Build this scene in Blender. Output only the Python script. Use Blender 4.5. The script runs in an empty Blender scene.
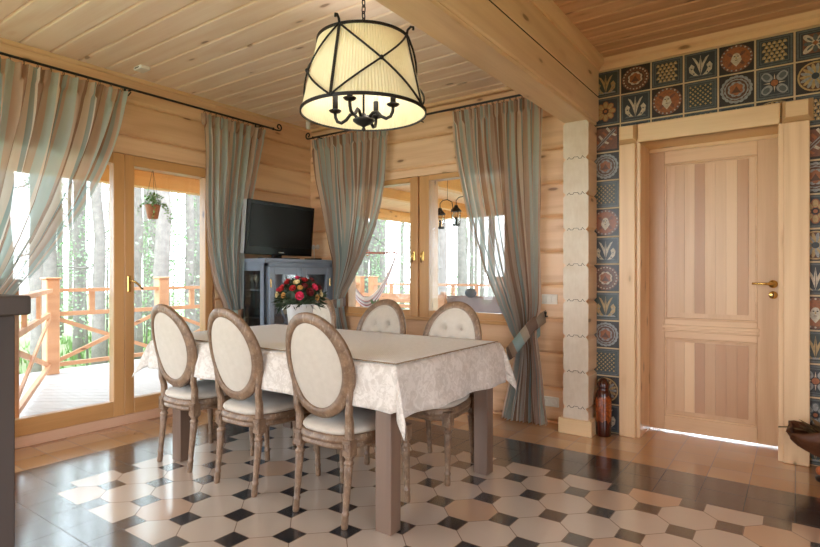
import bpy, bmesh, math, random
from mathutils import Vector, Matrix
random.seed(7)
PI = math.pi
S = bpy.context.scene
C = S.collection

# ------------------------------------------------------------------ helpers
def new(): return bmesh.new()

def tri(bm, pts, mat=0):
    vs = [bm.verts.new(p) for p in pts]
    f = bm.faces.new(vs); f.material_index = mat
    return f

def bx(bm, x0, x1, y0, y1, z0, z1, bev=0.0, mat=0, M=None, seg=1):
    t = bmesh.new()
    bmesh.ops.create_cube(t, size=1.0)
    for v in t.verts:
        v.co = Vector(((x0+x1)/2+v.co.x*(x1-x0), (y0+y1)/2+v.co.y*(y1-y0), (z0+z1)/2+v.co.z*(z1-z0)))
    if bev > 0:
        bmesh.ops.bevel(t, geom=t.edges[:], offset=bev, segments=seg, affect='EDGES', profile=0.7)
    for f in t.faces: f.material_index = mat
    merge(bm, t, M)

def merge(bm, t, M=None):
    me = bpy.data.meshes.new('t')
    if M is not None: t.transform(M)
    t.to_mesh(me); t.free(); bm.from_mesh(me); bpy.data.meshes.remove(me)

def bar(bm, a, b, w, h, mat=0, up=(0, 0, 1), bev=0.0):
    a, b = Vector(a), Vector(b); d = b-a; L = d.length
    if L < 1e-6: return
    z = d.normalized(); u = Vector(up)
    if abs(z.dot(u)) > .98: u = Vector((1, 0, 0))
    x = u.cross(z).normalized(); y = z.cross(x)
    M = Matrix.Translation((a+b)/2) @ Matrix((x, y, z)).transposed().to_4x4()
    bx(bm, -w/2, w/2, -h/2, h/2, -L/2, L/2, bev, mat, M)

def tube(bm, pts, r, n=8, mat=0, closed=False, caps=True, flat=None):
    pts = [Vector(p) for p in pts]; N = len(pts)
    rs = r if isinstance(r, (list, tuple)) else [r]*N
    T = []
    for i in range(N):
        if closed: d = pts[(i+1) % N]-pts[i-1]
        else: d = pts[min(i+1, N-1)]-pts[max(i-1, 0)]
        T.append(d.normalized())
    u = Vector((0, 0, 1))
    if abs(T[0].dot(u)) > .9: u = Vector((1, 0, 0))
    rings = []
    for i in range(N):
        u = (u - T[i]*u.dot(T[i])).normalized(); w = T[i].cross(u)
        ring = []
        for k in range(n):
            a = 2*PI*k/n
            ring.append(bm.verts.new(pts[i]+(u*math.cos(a)+w*math.sin(a))*rs[i]))
        rings.append(ring)
    M = N if closed else N-1
    for i in range(M):
        A, B = rings[i], rings[(i+1) % N]
        for k in range(n):
            f = bm.faces.new((A[k], A[(k+1) % n], B[(k+1) % n], B[k])); f.smooth = True; f.material_index = mat
    if caps and not closed:
        f = bm.faces.new(rings[0][::-1]); f.material_index = mat
        f = bm.faces.new(rings[-1]); f.material_index = mat

def lathe(bm, prof, n=20, c=(0, 0, 0), mat=0, M=None, smooth=True, cap=True):
    t = bmesh.new(); rings = []
    for (r, z) in prof:
        rings.append([t.verts.new((c[0]+r*math.cos(2*PI*k/n), c[1]+r*math.sin(2*PI*k/n), c[2]+z)) for k in range(n)])
    for a, b in zip(rings, rings[1:]):
        for k in range(n):
            f = t.faces.new((a[k], a[(k+1) % n], b[(k+1) % n], b[k])); f.smooth = smooth; f.material_index = mat
    if cap:
        if prof[0][0] > 1e-4: t.faces.new(rings[0][::-1]).material_index = mat
        if prof[-1][0] > 1e-4: t.faces.new(rings[-1]).material_index = mat
    merge(bm, t, M)

def ball(bm, c, r, mat=0, seg=12, sc=(1, 1, 1)):
    t = bmesh.new(); bmesh.ops.create_uvsphere(t, u_segments=seg, v_segments=max(6, seg*2//3), radius=r)
    for f in t.faces: f.smooth = True; f.material_index = mat
    merge(bm, t, Matrix.Translation(c) @ Matrix.Diagonal((*sc, 1)))

def prism(bm, poly, d, n, mat=0):
    """poly: list of 3D points of a planar outline, pushed by d along n"""
    P = [Vector(p) for p in poly]; n = Vector(n)*d
    A = [bm.verts.new(p) for p in P]; B = [bm.verts.new(p+n) for p in P]
    k = len(P)
    f = bm.faces.new(B); f.material_index = mat
    f = bm.faces.new(A[::-1]); f.material_index = mat
    for i in range(k):
        f = bm.faces.new((A[i], A[(i+1) % k], B[(i+1) % k], B[i])); f.material_index = mat

def obj(name, bm, mats, parent=None, loc=None, norm=True):
    me = bpy.data.meshes.new(name)
    if norm: bmesh.ops.recalc_face_normals(bm, faces=bm.faces[:])
    bm.to_mesh(me); bm.free()
    for m in (mats if isinstance(mats, (list, tuple)) else [mats]): me.materials.append(m)
    o = bpy.data.objects.new(name, me); C.objects.link(o)
    if parent: o.parent = parent
    if isinstance(loc, str): o['label'] = loc
    elif loc: o.location = loc
    return o

def thing(name, label, cat, loc=(0, 0, 0), rz=0, group=None, kind=None):
    o = bpy.data.objects.new(name, None); C.objects.link(o)
    o.location = loc; o.rotation_euler = (0, 0, rz)
    tag(o, label, cat, group, kind); return o

def tag(o, label, cat, group=None, kind=None):
    if label: o['label'] = label
    if cat: o['category'] = cat
    if group: o['group'] = group
    if kind: o['kind'] = kind
    return o

def struct(name, bm, m, parent=None, label=None):
    o = obj(name, bm, m, parent)
    if not parent: o['kind'] = 'structure'
    if label: o['label'] = label
    return o

def dup(root, loc, rz, label=None, group=None):
    r = root.copy(); C.objects.link(r); r.location = loc; r.rotation_euler = (0, 0, rz)
    if label: r['label'] = label
    if group: r['group'] = group
    for ch in list(root.children):
        c = ch.copy(); C.objects.link(c); c.parent = r
        for g in ch.children:
            d = g.copy(); C.objects.link(d); d.parent = c
    return r

def smoothstep(t): t = max(0, min(1, t)); return t*t*(3-2*t)
def interp(keys, z):
    """keys: list (z, val) z descending; catmull style smooth interpolation"""
    ks = sorted(keys)
    if z <= ks[0][0]: return ks[0][1]
    if z >= ks[-1][0]: return ks[-1][1]
    for i in range(len(ks)-1):
        if ks[i][0] <= z <= ks[i+1][0]:
            t = (z-ks[i][0])/(ks[i+1][0]-ks[i][0])
            p1, p2 = ks[i][1], ks[i+1][1]
            p0 = ks[i-1][1] if i > 0 else p1-(p2-p1)
            p3 = ks[i+2][1] if i+2 < len(ks) else p2+(p2-p1)
            return .5*((2*p1)+(-p0+p2)*t+(2*p0-5*p1+4*p2-p3)*t*t+(-p0+3*p1-3*p2+p3)*t**3)

# ------------------------------------------------------------------ node helper
class G:
    def __init__(s, name):
        s.m = bpy.data.materials.new(name); s.m.use_nodes = True
        s.t = s.m.node_tree; s.n = s.t.nodes; s.l = s.t.links
        s.b = s.n['Principled BSDF']; s.o = s.n['Material Output']
    def node(s, ty, **kw):
        n = s.n.new(ty)
        for k, v in kw.items(): setattr(n, k, v)
        return n
    def put(s, sock, v):
        if v is None: return
        if isinstance(v, (int, float)):
            sock.default_value = v
        elif isinstance(v, (tuple, list)):
            sock.default_value = (tuple(v)+(1,))[:len(sock.default_value)]
        else: s.l.new(v, sock)
    def ma(s, op, a, b=None, c=None):
        n = s.node('ShaderNodeMath', operation=op)
        for i, v in enumerate((a, b, c)): s.put(n.inputs[i], v) if v is not None else None
        return n.outputs[0]
    def vm(s, op, a, b=None):
        n = s.node('ShaderNodeVectorMath', operation=op)
        s.put(n.inputs[0], a)
        if b is not None: s.put(n.inputs[3 if op == 'SCALE' else 1], b)
        return n.outputs['Value' if op in ('LENGTH', 'DOT_PRODUCT') else 0]
    def mix(s, f, a, b, bt='MIX'):
        n = s.node('ShaderNodeMix', data_type='RGBA', blend_type=bt, clamp_factor=True)
        s.put(n.inputs[0], f); s.put(n.inputs[6], a); s.put(n.inputs[7], b); return n.outputs[2]
    def mr(s, v, a, b, c=0, d=1):
        n = s.node('ShaderNodeMapRange'); n.clamp = True
        s.put(n.inputs[0], v)
        for i, x in enumerate((a, b, c, d)): n.inputs[i+1].default_value = x
        return n.outputs[0]
    def noise(s, vec, scale, detail=3, rough=.5, dist=0, out=0):
        n = s.node('ShaderNodeTexNoise')
        s.put(n.inputs['Vector'], vec); n.inputs['Scale'].default_value = scale
        n.inputs['Detail'].default_value = detail; n.inputs['Roughness'].default_value = rough
        n.inputs['Distortion'].default_value = dist
        return n.outputs[out]
    def co(s, k='Object'): return s.node('ShaderNodeTexCoord').outputs[k]
    def sep(s, v):
        n = s.node('ShaderNodeSeparateXYZ'); s.put(n.inputs[0], v); return n.outputs
    def comb(s, x, y, z):
        n = s.node('ShaderNodeCombineXYZ')
        for i, v in enumerate((x, y, z)): s.put(n.inputs[i], v)
        return n.outputs[0]
    def rnd(s): return s.node('ShaderNodeNewGeometry').outputs['Random Per Island']
    def ramp(s, f, stops, interp='LINEAR'):
        n = s.node('ShaderNodeValToRGB'); r = n.color_ramp; r.interpolation = interp
        while len(r.elements) > 1: r.elements.remove(r.elements[0])
        r.elements[0].position = stops[0][0]; r.elements[0].color = (*stops[0][1], 1)
        for p, c in stops[1:]:
            e = r.elements.new(p); e.color = (*c, 1)
        s.put(n.inputs[0], f); return n.outputs[0]
    def bump(s, h, st=.3, d=.002):
        n = s.node('ShaderNodeBump'); n.inputs['Strength'].default_value = st; n.inputs['Distance'].default_value = d
        s.put(n.inputs['Height'], h); s.l.new(n.outputs[0], s.b.inputs['Normal'])
    def set(s, **kw):
        N = dict(col='Base Color', rough='Roughness', metal='Metallic', ior='IOR', coat='Coat Weight', coatr='Coat Roughness',
                 spec='Specular IOR Level', alpha='Alpha', sheen='Sheen Weight', trans='Transmission Weight')
        for k, v in kw.items(): s.put(s.b.inputs[N[k]], v)
        return s.m

def hexc(h):
    v = [int(h[i:i+2], 16)/255 for i in (0, 2, 4)]
    return tuple(c/12.92 if c <= .04045 else ((c+.055)/1.055)**2.4 for c in v)

def wood(name, light, dark, axis='X', tint=.25, rings=9, knots=.5, rough=.45, kscale=1.9, tintc=None, fine=.35, bump=.15, contrast=.42):
    g = G(name); r = g.rnd()
    base = g.co()
    off = g.comb(g.ma('MULTIPLY', r, 37.1), g.ma('MULTIPLY', r, 91.7), g.ma('MULTIPLY', r, 53.3))
    A = {'X': 0, 'Y': 1, 'Z': 2}[axis]
    sc = [1.0]*3; sc[A] = .09
    v = g.vm('ADD', g.vm('MULTIPLY', base, tuple(sc)), off)
    n1 = g.noise(v, 3.2, 2, .45)
    ring = g.ma('MULTIPLY_ADD', g.ma('SINE', g.ma('MULTIPLY', n1, rings*6.283)), .5, .5)
    ring = g.ma('POWER', ring, 1.6)
    sc2 = [1.0]*3; sc2[A] = .03
    n2 = g.noise(g.vm('ADD', g.vm('MULTIPLY', base, tuple(sc2)), off), 90, 2, .6)
    n3 = g.noise(v, 1.3, 1, .5)
    f = g.ma('ADD', g.ma('MULTIPLY', ring, contrast*.6), g.ma('MULTIPLY', g.ma('SUBTRACT', n2, .4), fine))
    f = g.ma('ADD', f, g.ma('MULTIPLY', g.ma('SUBTRACT', n3, .5), .4))
    col = g.mix(f, light, dark)
    tc = tintc or dark
    col = g.mix(g.ma('MULTIPLY', r, tint), col, tc)
    if knots > 0:
        ks = [4.6*kscale]*3; ks[A] = 1.5*kscale
        vo = g.node('ShaderNodeTexVoronoi'); vo.feature = 'F1'
        kv = g.vm('ADD', g.vm('MULTIPLY', base, tuple(ks)), off)
        kv = g.vm('ADD', kv, g.vm('MULTIPLY', g.noise(base, 9, 1, out=1), (.12, .12, .12)))
        g.put(vo.inputs['Vector'], kv); vo.inputs['Scale'].default_value = 1
        cull = g.ma('LESS_THAN', g.sep(vo.outputs['Color'])[0], knots*1.35)
        kk = g.ma('MULTIPLY', g.mr(vo.outputs['Distance'], .14, .08), cull)
        kring = g.ma('MULTIPLY', g.mr(vo.outputs['Distance'], .27, .12), cull)
        kd = tuple(c*.42 for c in dark)
        col = g.mix(g.ma('MULTIPLY', kring, .35), col, dark)
        col = g.mix(g.ma('MULTIPLY', kk, .85), col, kd)
    g.bump(f, bump, .001)
    return g.set(col=col, rough=rough)

def plain(name, col, rough=.5, metal=0, var=.12, scale=30, bump=0, **kw):
    g = G(name); n = g.noise(g.co(), scale, 3)
    c = g.mix(g.ma('MULTIPLY', n, var*2), col, tuple(x*.6 for x in col))
    if bump: g.bump(n, bump, .002)
    return g.set(col=c, rough=rough, metal=metal, **kw)

# ------------------------------------------------------------------ materials
PL, PD = hexc('ecc492'), hexc('b5793f')
M_wall_x = wood('pine_log_x', hexc('efcba4'), hexc('b67f55'), 'X', .3, 8, .5, .42, tintc=hexc('bb8053'))
M_wall_y = wood('pine_log_y', hexc('efcba4'), hexc('b67f55'), 'Y', .3, 8, .5, .42, tintc=hexc('bb8053'))
M_ceil = wood('ceiling_board', hexc('fdede0'), hexc('dab49a'), 'X', .2, 7, .5, .33)
M_ceil_r = wood('ceiling_board_amber', hexc('dcb088'), hexc('9e6f4b'), 'X', .3, 7, .45, .5)
M_beam = wood('beam_pine', hexc('ebcda8'), hexc('bd9168'), 'Y', .15, 6, .5, .45)
M_trim_x = wood('trim_pine_x', hexc('ecc89e'), hexc('c09063'), 'X', .2, 7, .3, .4)
M_trim_y = wood('trim_pine_y', hexc('ecc89e'), hexc('c09063'), 'Y', .2, 7, .3, .4)
M_casing = wood('casing_pine', hexc('ebca9f'), hexc('c09163'), 'Z', .15, 6, .5, .4)
M_casing_x = wood('casing_pine_x', hexc('ebcc9f'), hexc('c49766'), 'X', .15, 6, .1, .4)
M_door = wood('door_pine', hexc('e6c59c'), hexc('ba8a60'), 'Z', .8, 5, .0, .32, tintc=hexc('a8744c'), contrast=.35)
M_door_x = wood('door_pine_x', hexc('e6c59c'), hexc('ba8a60'), 'X', .4, 5, .0, .32, tintc=hexc('bd8a62'), contrast=.35)
M_win_y = wood('window_frame_y', hexc('cf9d66'), hexc('97663a'), 'Y', .15, 6, .1, .3)
M_win_x = wood('window_frame_x', hexc('cf9d66'), hexc('97663a'), 'X', .15, 6, .1, .3)
M_win_z = wood('window_frame_z', hexc('cf9d66'), hexc('97663a'), 'Z', .15, 6, .1, .3)
M_base = wood('base_log', hexc('d9b093'), hexc('a87a5c'), 'Y', .15, 6, .5, .5)
M_table = wood('grey_brown_table', hexc('7a6252'), hexc('513f35'), 'Z', .1, 6, 0, .4)
M_grey = wood('dark_grey_wood', hexc('443a35'), hexc('282220'), 'Z', .1, 6, 0, .6)
M_grey_y = wood('dark_grey_wood_y', hexc('443a35'), hexc('282220'), 'Y', .1, 6, 0, .6)
M_rail = wood('railing_wood', hexc('d6a27a'), hexc('ad7450'), 'Y', .2, 5, .2, .5)
M_vbeam = wood('veranda_beam', hexc('e6b06c'), hexc('bf8040'), 'Y', .2, 5, .2, .5)
M_bark = plain('pine_bark', hexc('a49a94'), .9, var=.8, scale=9, bump=.6)  # bark paled in place of haze among the trunks

def endgrain():
    g = G('log_end_grain'); co = g.co()
    n = g.noise(co, 7, 4, .6); n2 = g.noise(g.vm('MULTIPLY', co, (1, 1, .25)), 60, 2)
    c = g.mix(n, hexc('ece3d4'), hexc('c8b196'))
    c = g.mix(g.ma('MULTIPLY', n2, .35), c, hexc('b09878'))
    vo = g.node('ShaderNodeTexVoronoi'); g.put(vo.inputs['Vector'], co); vo.inputs['Scale'].default_value = 6
    k = g.ma('MULTIPLY', g.mr(vo.outputs['Distance'], .13, .05), g.ma('LESS_THAN', g.sep(vo.outputs['Color'])[0], .35))
    c = g.mix(g.ma('MULTIPLY', k, .7), c, hexc('94744f'))
    return g.set(col=c, rough=.6)
M_end = endgrain()
M_dark = plain('dark_joint', (.02, .012, .008), .9)
M_black = plain('wrought_iron', (.018, .016, .015), .45, .4, scale=60)
M_brass = plain('brass', (.75, .5, .16), .22, 1, .08)
M_white = plain('white_plastic', (.78, .77, .74), .35, var=.04)
M_cream = plain('cream_plastic', (.80, .76, .66), .35, var=.04)

def chairwood():
    g = G('weathered_chair_wood'); co = g.co()
    n = g.noise(co, 22, 5, .7); n2 = g.noise(g.vm('MULTIPLY', co, (1, 1, .4)), 70, 3, .6)
    c = g.mix(g.mr(n, .3, .7), hexc('8f7259'), hexc('5d4533'))
    c = g.mix(g.mr(n2, .58, .85), c, hexc('b39f88'))
    g.bump(n2, .15, .001)
    return g.set(col=c, rough=.42)
M_chair = chairwood()
def linen(name, c1, c2, sc=380, rough=.85, sheen=.2):
    g = G(name); co = g.co(); s = g.sep(co)
    w = g.ma('MULTIPLY', g.ma('SINE', g.ma('MULTIPLY', g.ma('ADD', s[0], s[1]), sc*3)), g.ma('SINE', g.ma('MULTIPLY', s[2], sc*3)))
    n = g.noise(co, 25, 4, .6)
    c = g.mix(g.ma('MULTIPLY_ADD', w, .15, g.ma('MULTIPLY', n, .6)), c1, c2)
    g.bump(n, .1, .002)
    return g.set(col=c, rough=rough, sheen=sheen)
M_linen = linen('cream_linen', hexc('ccc2b5'), hexc('aa9e8e'))

def damask(name, c1, c2, scale=24):
    g = G(name); co = g.co()
    n = g.noise(co, scale, 5, .7, 1.2); n2 = g.noise(co, 220, 2)
    f = g.ma('ADD', g.mr(n, .44, .56), g.ma('MULTIPLY', g.ma('SUBTRACT', n2, .5), .7))
    g.bump(f, .35, .0015)
    return g.set(col=g.mix(f, c1, c2), rough=.75, sheen=.3)
M_cloth = damask('pale_damask', hexc('ddd5cd'), hexc('c8beb4'))
def lace():
    g = G('woven_runner'); s = g.sep(g.co())
    w = g.ma('MULTIPLY', g.ma('SINE', g.ma('MULTIPLY', s[0], 420)), g.ma('SINE', g.ma('MULTIPLY', s[1], 420)))
    n = g.noise(g.co(), 60, 3, .6)
    f = g.ma('ADD', g.ma('MULTIPLY', w, .3), n)
    g.bump(f, .5, .002)
    return g.set(col=g.mix(f, hexc('f8f9fa'), hexc('dadbdc')), rough=.8)
M_lace = lace()
M_fringe = plain('runner_fringe', hexc('a48d72'), .9, var=.4, scale=150)

def curtain_mat():
    g = G('striped_sheer_curtain')
    uv = g.sep(g.co('UV'))
    u = g.ma('FRACT', g.ma('MULTIPLY', uv[0], 1.0))
    aq, aq2, tp, br, be, wh = hexc('c6dcdc'), hexc('a0bcc0'), hexc('d6c0b0'), hexc('a58470'), hexc('f0e4d6'), hexc('fcf9f4')
    st = [(0, aq), (.14, tp), (.26, br), (.33, be), (.42, aq2), (.47, wh), (.50, br), (.60, tp), (.70, aq), (.80, be), (.86, br), (.90, aq2), (.95, tp)]
    c = g.ramp(u, st, 'CONSTANT')
    n = g.noise(g.comb(g.ma('MULTIPLY', uv[0], 60), g.ma('MULTIPLY', uv[1], 2), 0), 12, 2)
    c = g.mix(g.ma('MULTIPLY', n, .35), c, tuple(x*.7 for x in tp))
    d = g.node('ShaderNodeBsdfDiffuse'); g.put(d.inputs[0], c); d.inputs[1].default_value = .3
    t = g.node('ShaderNodeBsdfTranslucent'); g.put(t.inputs[0], c)
    tr = g.node('ShaderNodeBsdfTransparent'); g.put(tr.inputs[0], (1, 1, 1))
    m1 = g.node('ShaderNodeMixShader'); m1.inputs[0].default_value = .5
    g.l.new(d.outputs[0], m1.inputs[1]); g.l.new(t.outputs[0], m1.inputs[2])
    m2 = g.node('ShaderNodeMixShader'); m2.inputs[0].default_value = .2
    g.l.new(m1.outputs[0], m2.inputs[1]); g.l.new(tr.outputs[0], m2.inputs[2])
    g.l.new(m2.outputs[0], g.o.inputs[0])
    return g.m
M_curtain = curtain_mat()
M_band = curtain_mat()  # tiebacks use their own stripe direction through UVs

def glassmat():
    g = G('clear_glass')
    tr = g.node('ShaderNodeBsdfTransparent'); g.put(tr.inputs[0], (.96, .98, .97))
    gl = g.node('ShaderNodeBsdfGlossy'); gl.inputs['Roughness'].default_value = .02
    fr = g.node('ShaderNodeFresnel'); fr.inputs[0].default_value = 1.45
    m = g.node('ShaderNodeMixShader'); g.l.new(g.ma('MULTIPLY', fr.outputs[0], .8), m.inputs[0])
    g.l.new(tr.outputs[0], m.inputs[1]); g.l.new(gl.outputs[0], m.inputs[2]); g.l.new(m.outputs[0], g.o.inputs[0])
    return g.m
M_glass = glassmat()

# floor --------------------------------------------------------------
PXY = .3636; DX, DY = -.9885, 2.9975
PX0, PX1 = DX-6.652*PXY, DX+6.652*PXY
PY0, PY1 = DY-4.652*PXY, DY+.652*PXY
def floormat():
    g = G('floor_tiles'); s = g.sep(g.co()); x, y = s[0], s[1]
    u = g.ma('DIVIDE', g.ma('SUBTRACT', x, DX), PXY); v = g.ma('DIVIDE', g.ma('SUBTRACT', y, DY), PXY)
    a = g.ma('ADD', u, v); b = g.ma('SUBTRACT', u, v)
    da = g.ma('SUBTRACT', a, g.ma('ROUND', a)); db = g.ma('SUBTRACT', b, g.ma('ROUND', b))
    du = g.ma('ABSOLUTE', g.ma('MULTIPLY', g.ma('ADD', da, db), .5)); dv = g.ma('ABSOLUTE', g.ma('MULTIPLY', g.ma('SUBTRACT', da, db), .5))
    dm = g.ma('MAXIMUM', du, dv)
    hw = .1526; gw = .0045/PXY
    dot = g.ma('LESS_THAN', dm, hw)
    gl = g.ma('LESS_THAN', g.ma('ABSOLUTE', g.ma('SUBTRACT', dm, hw)), gw*.5)
    gl2 = g.ma('LESS_THAN', g.ma('MINIMUM', g.ma('ABSOLUTE', da), g.ma('ABSOLUTE', db)), gw*.7)
    gl2 = g.ma('MULTIPLY', gl2, g.ma('SUBTRACT', 1, dot))
    gpan = g.ma('MAXIMUM', gl, gl2)
    wn = g.node('ShaderNodeTexWhiteNoise'); wn.noise_dimensions = '2D'
    g.put(wn.inputs['Vector'], g.comb(g.ma('FLOOR', a), g.ma('FLOOR', b), 0)); rv = wn.outputs['Value']
    mott = g.noise(g.co(), 5, 4, .6); mott2 = g.noise(g.co(), 40, 3)
    oc = g.mix(g.ma('POWER', rv, 4), hexc('cfc1b3'), hexc('c9a284'))
    oc = g.mix(g.ma('MULTIPLY', mott, .35), oc, hexc('bcaa9a'))
    blk = g.mix(mott2, (.012, .016, .022), (.03, .036, .045))
    pan = g.mix(dot, oc, blk)
    grout = hexc('6d5440')
    # square tiles
    ty = .2115; tx = .2143
    fx = g.ma('DIVIDE', g.ma('SUBTRACT', x, -.011), tx); fy = g.ma('DIVIDE', g.ma('SUBTRACT', y, 3.2505), ty)
    ex = g.ma('MULTIPLY', g.ma('ABSOLUTE', g.ma('SUBTRACT', fx, g.ma('ROUND', fx))), tx)
    ey = g.ma('MULTIPLY', g.ma('ABSOLUTE', g.ma('SUBTRACT', fy, g.ma('ROUND', fy))), ty)
    gsq = g.ma('LESS_THAN', g.ma('MINIMUM', ex, ey), .0022)
    wn2 = g.node('ShaderNodeTexWhiteNoise'); wn2.noise_dimensions = '2D'
    g.put(wn2.inputs['Vector'], g.comb(g.ma('FLOOR', fx), g.ma('FLOOR', fy), 0)); rs = wn2.outputs['Value']
    be = g.mix(rs, hexc('cfa77c'), hexc('b58455')); be = g.mix(g.ma('MULTIPLY', mott, .4), be, hexc('a5835f'))
    def inside(lo, hi, v): return g.ma('MULTIPLY', g.ma('GREATER_THAN', v, lo), g.ma('LESS_THAN', v, hi))
    inp = g.ma('MULTIPLY', inside(PX0, PX1, x), inside(PY0, PY1, y))
    inb = g.ma('MULTIPLY', inside(-3.842, PX1+.43, x), inside(.868, 3.6785, y))
    sq = g.mix(inb, be, blk)
    sq = g.mix(gsq, sq, g.mix(inb, grout, hexc('3a2c20')))
    pan = g.mix(gpan, pan, grout)
    col = g.mix(inp, sq, pan)
    gr = g.ma('ADD', g.ma('MULTIPLY', inp, gpan), g.ma('MULTIPLY', g.ma('SUBTRACT', 1, inp), gsq))
    rough = g.ma('ADD', g.ma('MULTIPLY', gr, .5), g.mr(mott2, .3, .7, .16, .24))
    h = g.ma('ADD', g.ma('MULTIPLY', g.ma('SUBTRACT', 1, gr), 1), g.ma('MULTIPLY', g.noise(g.co(), 6, 2), .5))
    g.bump(h, .12, .002)
    return g.set(col=col, rough=rough, ior=1.75, coat=1.0, coatr=.14)
M_floor = floormat()

# ------------------------------------------------------------------ setting
H = 2.79; HR = 2.835; XL = -4.36; YB = 4.27; WT = .2
b = new(); bx(b, XL-WT, 1.75, -2.2, 5.6, -.1, 0); struct('floor', b, M_floor)

def zprof(za, zb, z0, pitch, g=.018, gd=.022):
    """list of logs within [za,zb]: each a list of (z, depth)"""
    out = []; k = math.floor((za-z0)/pitch)
    while z0+k*pitch < zb-1e-4:
        a, c = z0+k*pitch, z0+(k+1)*pitch; k += 1
        pts = [(a, gd), (a+g*.55, gd*.35), (a+g*1.3, 0), (c-g*1.3, 0), (c-g*.55, gd*.35), (c, gd)]
        def D(z):
            for (p, q) in zip(pts, pts[1:]):
                if p[0] <= z <= q[0]: return p[1]+(q[1]-p[1])*(z-p[0])/(q[0]-p[0])
            return 0
        lo, hi = max(a, za), min(c, zb)
        if hi-lo < .004: continue
        out.append([(lo, D(lo))]+[p for p in pts if lo < p[0] < hi]+[(hi, D(hi))])
    return out

def logwall(name, mat, along, plane, nrm, a0, a1, z0, z1, holes, start, pitch, thick):
    """along 'X' or 'Y'; plane = coordinate of the room face; nrm = sign of room side on the other axis"""
    b = new()
    cuts = sorted(set([a0, a1]+[h[0] for h in holes]+[h[1] for h in holes]))
    P = (lambda a, d, z: (a, plane+d, z)) if along == 'X' else (lambda a, d, z: (plane+d, a, z))
    for p, q in zip(cuts, cuts[1:]):
        mid = (p+q)/2; zr = [(z0, z1)]
        for h in holes:
            if h[0] < mid < h[1]:
                nz = []
                for (u, v) in zr:
                    if h[2] > u: nz.append((u, h[2]))
                    if h[3] < v: nz.append((h[3], v))
                zr = nz
        for (u, v) in zr:
            for log in zprof(u, v, start, pitch):
                for (s1, s2) in zip(log, log[1:]):
                    pass
                A = [b.verts.new(P(p, -nrm*dd, zz)) for zz, dd in log]
                B = [b.verts.new(P(q, -nrm*dd, zz)) for zz, dd in log]
                A2 = [b.verts.new(P(p, -nrm*thick, zz)) for zz in (log[0][0], log[-1][0])]
                B2 = [b.verts.new(P(q, -nrm*thick, zz)) for zz in (log[0][0], log[-1][0])]
                for i in range(len(A)-1): b.faces.new((A[i], B[i], B[i+1], A[i+1]))
                b.faces.new((A2[0], A2[1], B2[1], B2[0]))
                b.faces.new((A[0], A2[0], B2[0], B[0])); b.faces.new((A[-1], B[-1], B2[1], A2[1]))
                b.faces.new(A+[A2[1], A2[0]]); b.faces.new(B[::-1]+[B2[0], B2[1]])
    return struct(name, b, mat)

# left wall with the patio door opening, back wall with window
PD0, PD1, PZ0, PZ1 = .62, 3.06, .0, 2.166
WX0, WX1, WZ0, WZ1 = -3.9, -1.93, .788, 2.134
logwall('wall_left', M_wall_y, 'Y', XL, 1, -2.2, YB+WT, 0, H, [(PD0, PD1, PZ0, PZ1), (-2.1, .25, .08, 2.4)], 2.584-.268*10, .268, WT)  # second opening, out of view, is added to let in more daylight
logwall('wall_back', M_wall_x, 'X', YB, -1, XL, -1.4, 0, H, [(WX0, WX1, WZ0, WZ1)], 2.217-.2755*9, .2755, WT)

# tiled wall: backing with door opening
DX0, DX1, DZ1 = -.965, -.09, 2.17
TW = YB+.012
b = new()
bx(b, -1.4, DX0, TW, TW+.28, 0, HR); bx(b, DX1, 1.75, TW, TW+.28, 0, HR); bx(b, DX0, DX1, TW, TW+.28, DZ1, HR)
M_grout = plain('tile_grout', hexc('d8bf98'), .8, var=.25, scale=40)
TC = dict(navy=(.025, .032, .04), slate=(.085, .10, .10), teal=(.03, .045, .04), brown=(.10, .04, .02), orange=(.30, .10, .035),
          gold=(.40, .27, .11), cream=(.52, .45, .34), grey=(.26, .27, .26), dark=(.02, .013, .01), rust=(.17, .065, .035))
TK = list(TC)
def glaze(k):
    g = G('glaze_'+k); n = g.noise(g.co(), 55, 4, .7); c = TC[k]
    cc = g.mix(g.mr(n, .35, .75), tuple(min(1, x*1.25) for x in c), tuple(x*.55+.01 for x in c))
    g.bump(n, .25, .002)
    return g.set(col=cc, rough=.35)
TM = [M_grout]+[glaze(k) for k in TK]
TI = {k: i+1 for i, k in enumerate(TK)}

def circ(cx, cy, r, n=20, rx=None, a0=0): return [(cx+(rx or r)*math.cos(a0+2*PI*i/n), cy+r*math.sin(a0+2*PI*i/n)) for i in range(n)]
def rot(poly, a, cx=.5, cy=.5): return [(cx+(x-cx)*math.cos(a)-(y-cy)*math.sin(a), cy+(x-cx)*math.sin(a)+(y-cy)*math.cos(a)) for x, y in poly]
def petal(r0, r1, w, a, n=7, c=(.5, .5)):
    P = [(c[0]+r0+(r1-r0)*(1-math.cos(PI*i/n))/2, c[1]+w*math.sin(PI*i/n)**.8) for i in range(n+1)]
    P += [(x, 2*c[1]-y) for x, y in P[-2:0:-1]]
    return rot(P, a, *c)
def sq(m): return [(m, m), (1-m, m), (1-m, 1-m), (m, 1-m)]
def scal(r, n, amp, cx=.5, cy=.5): return [(cx+(r+amp*abs(math.sin(n*t/2)))*math.cos(t), cy+(r+amp*abs(math.sin(n*t/2)))*math.sin(t)) for t in [2*PI*i/(n*4) for i in range(n*4)]]
def framed(o='slate', i='navy'): return [(sq(.02), o), (sq(.08), i), (sq(.11), o), (sq(.14), i)]
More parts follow.
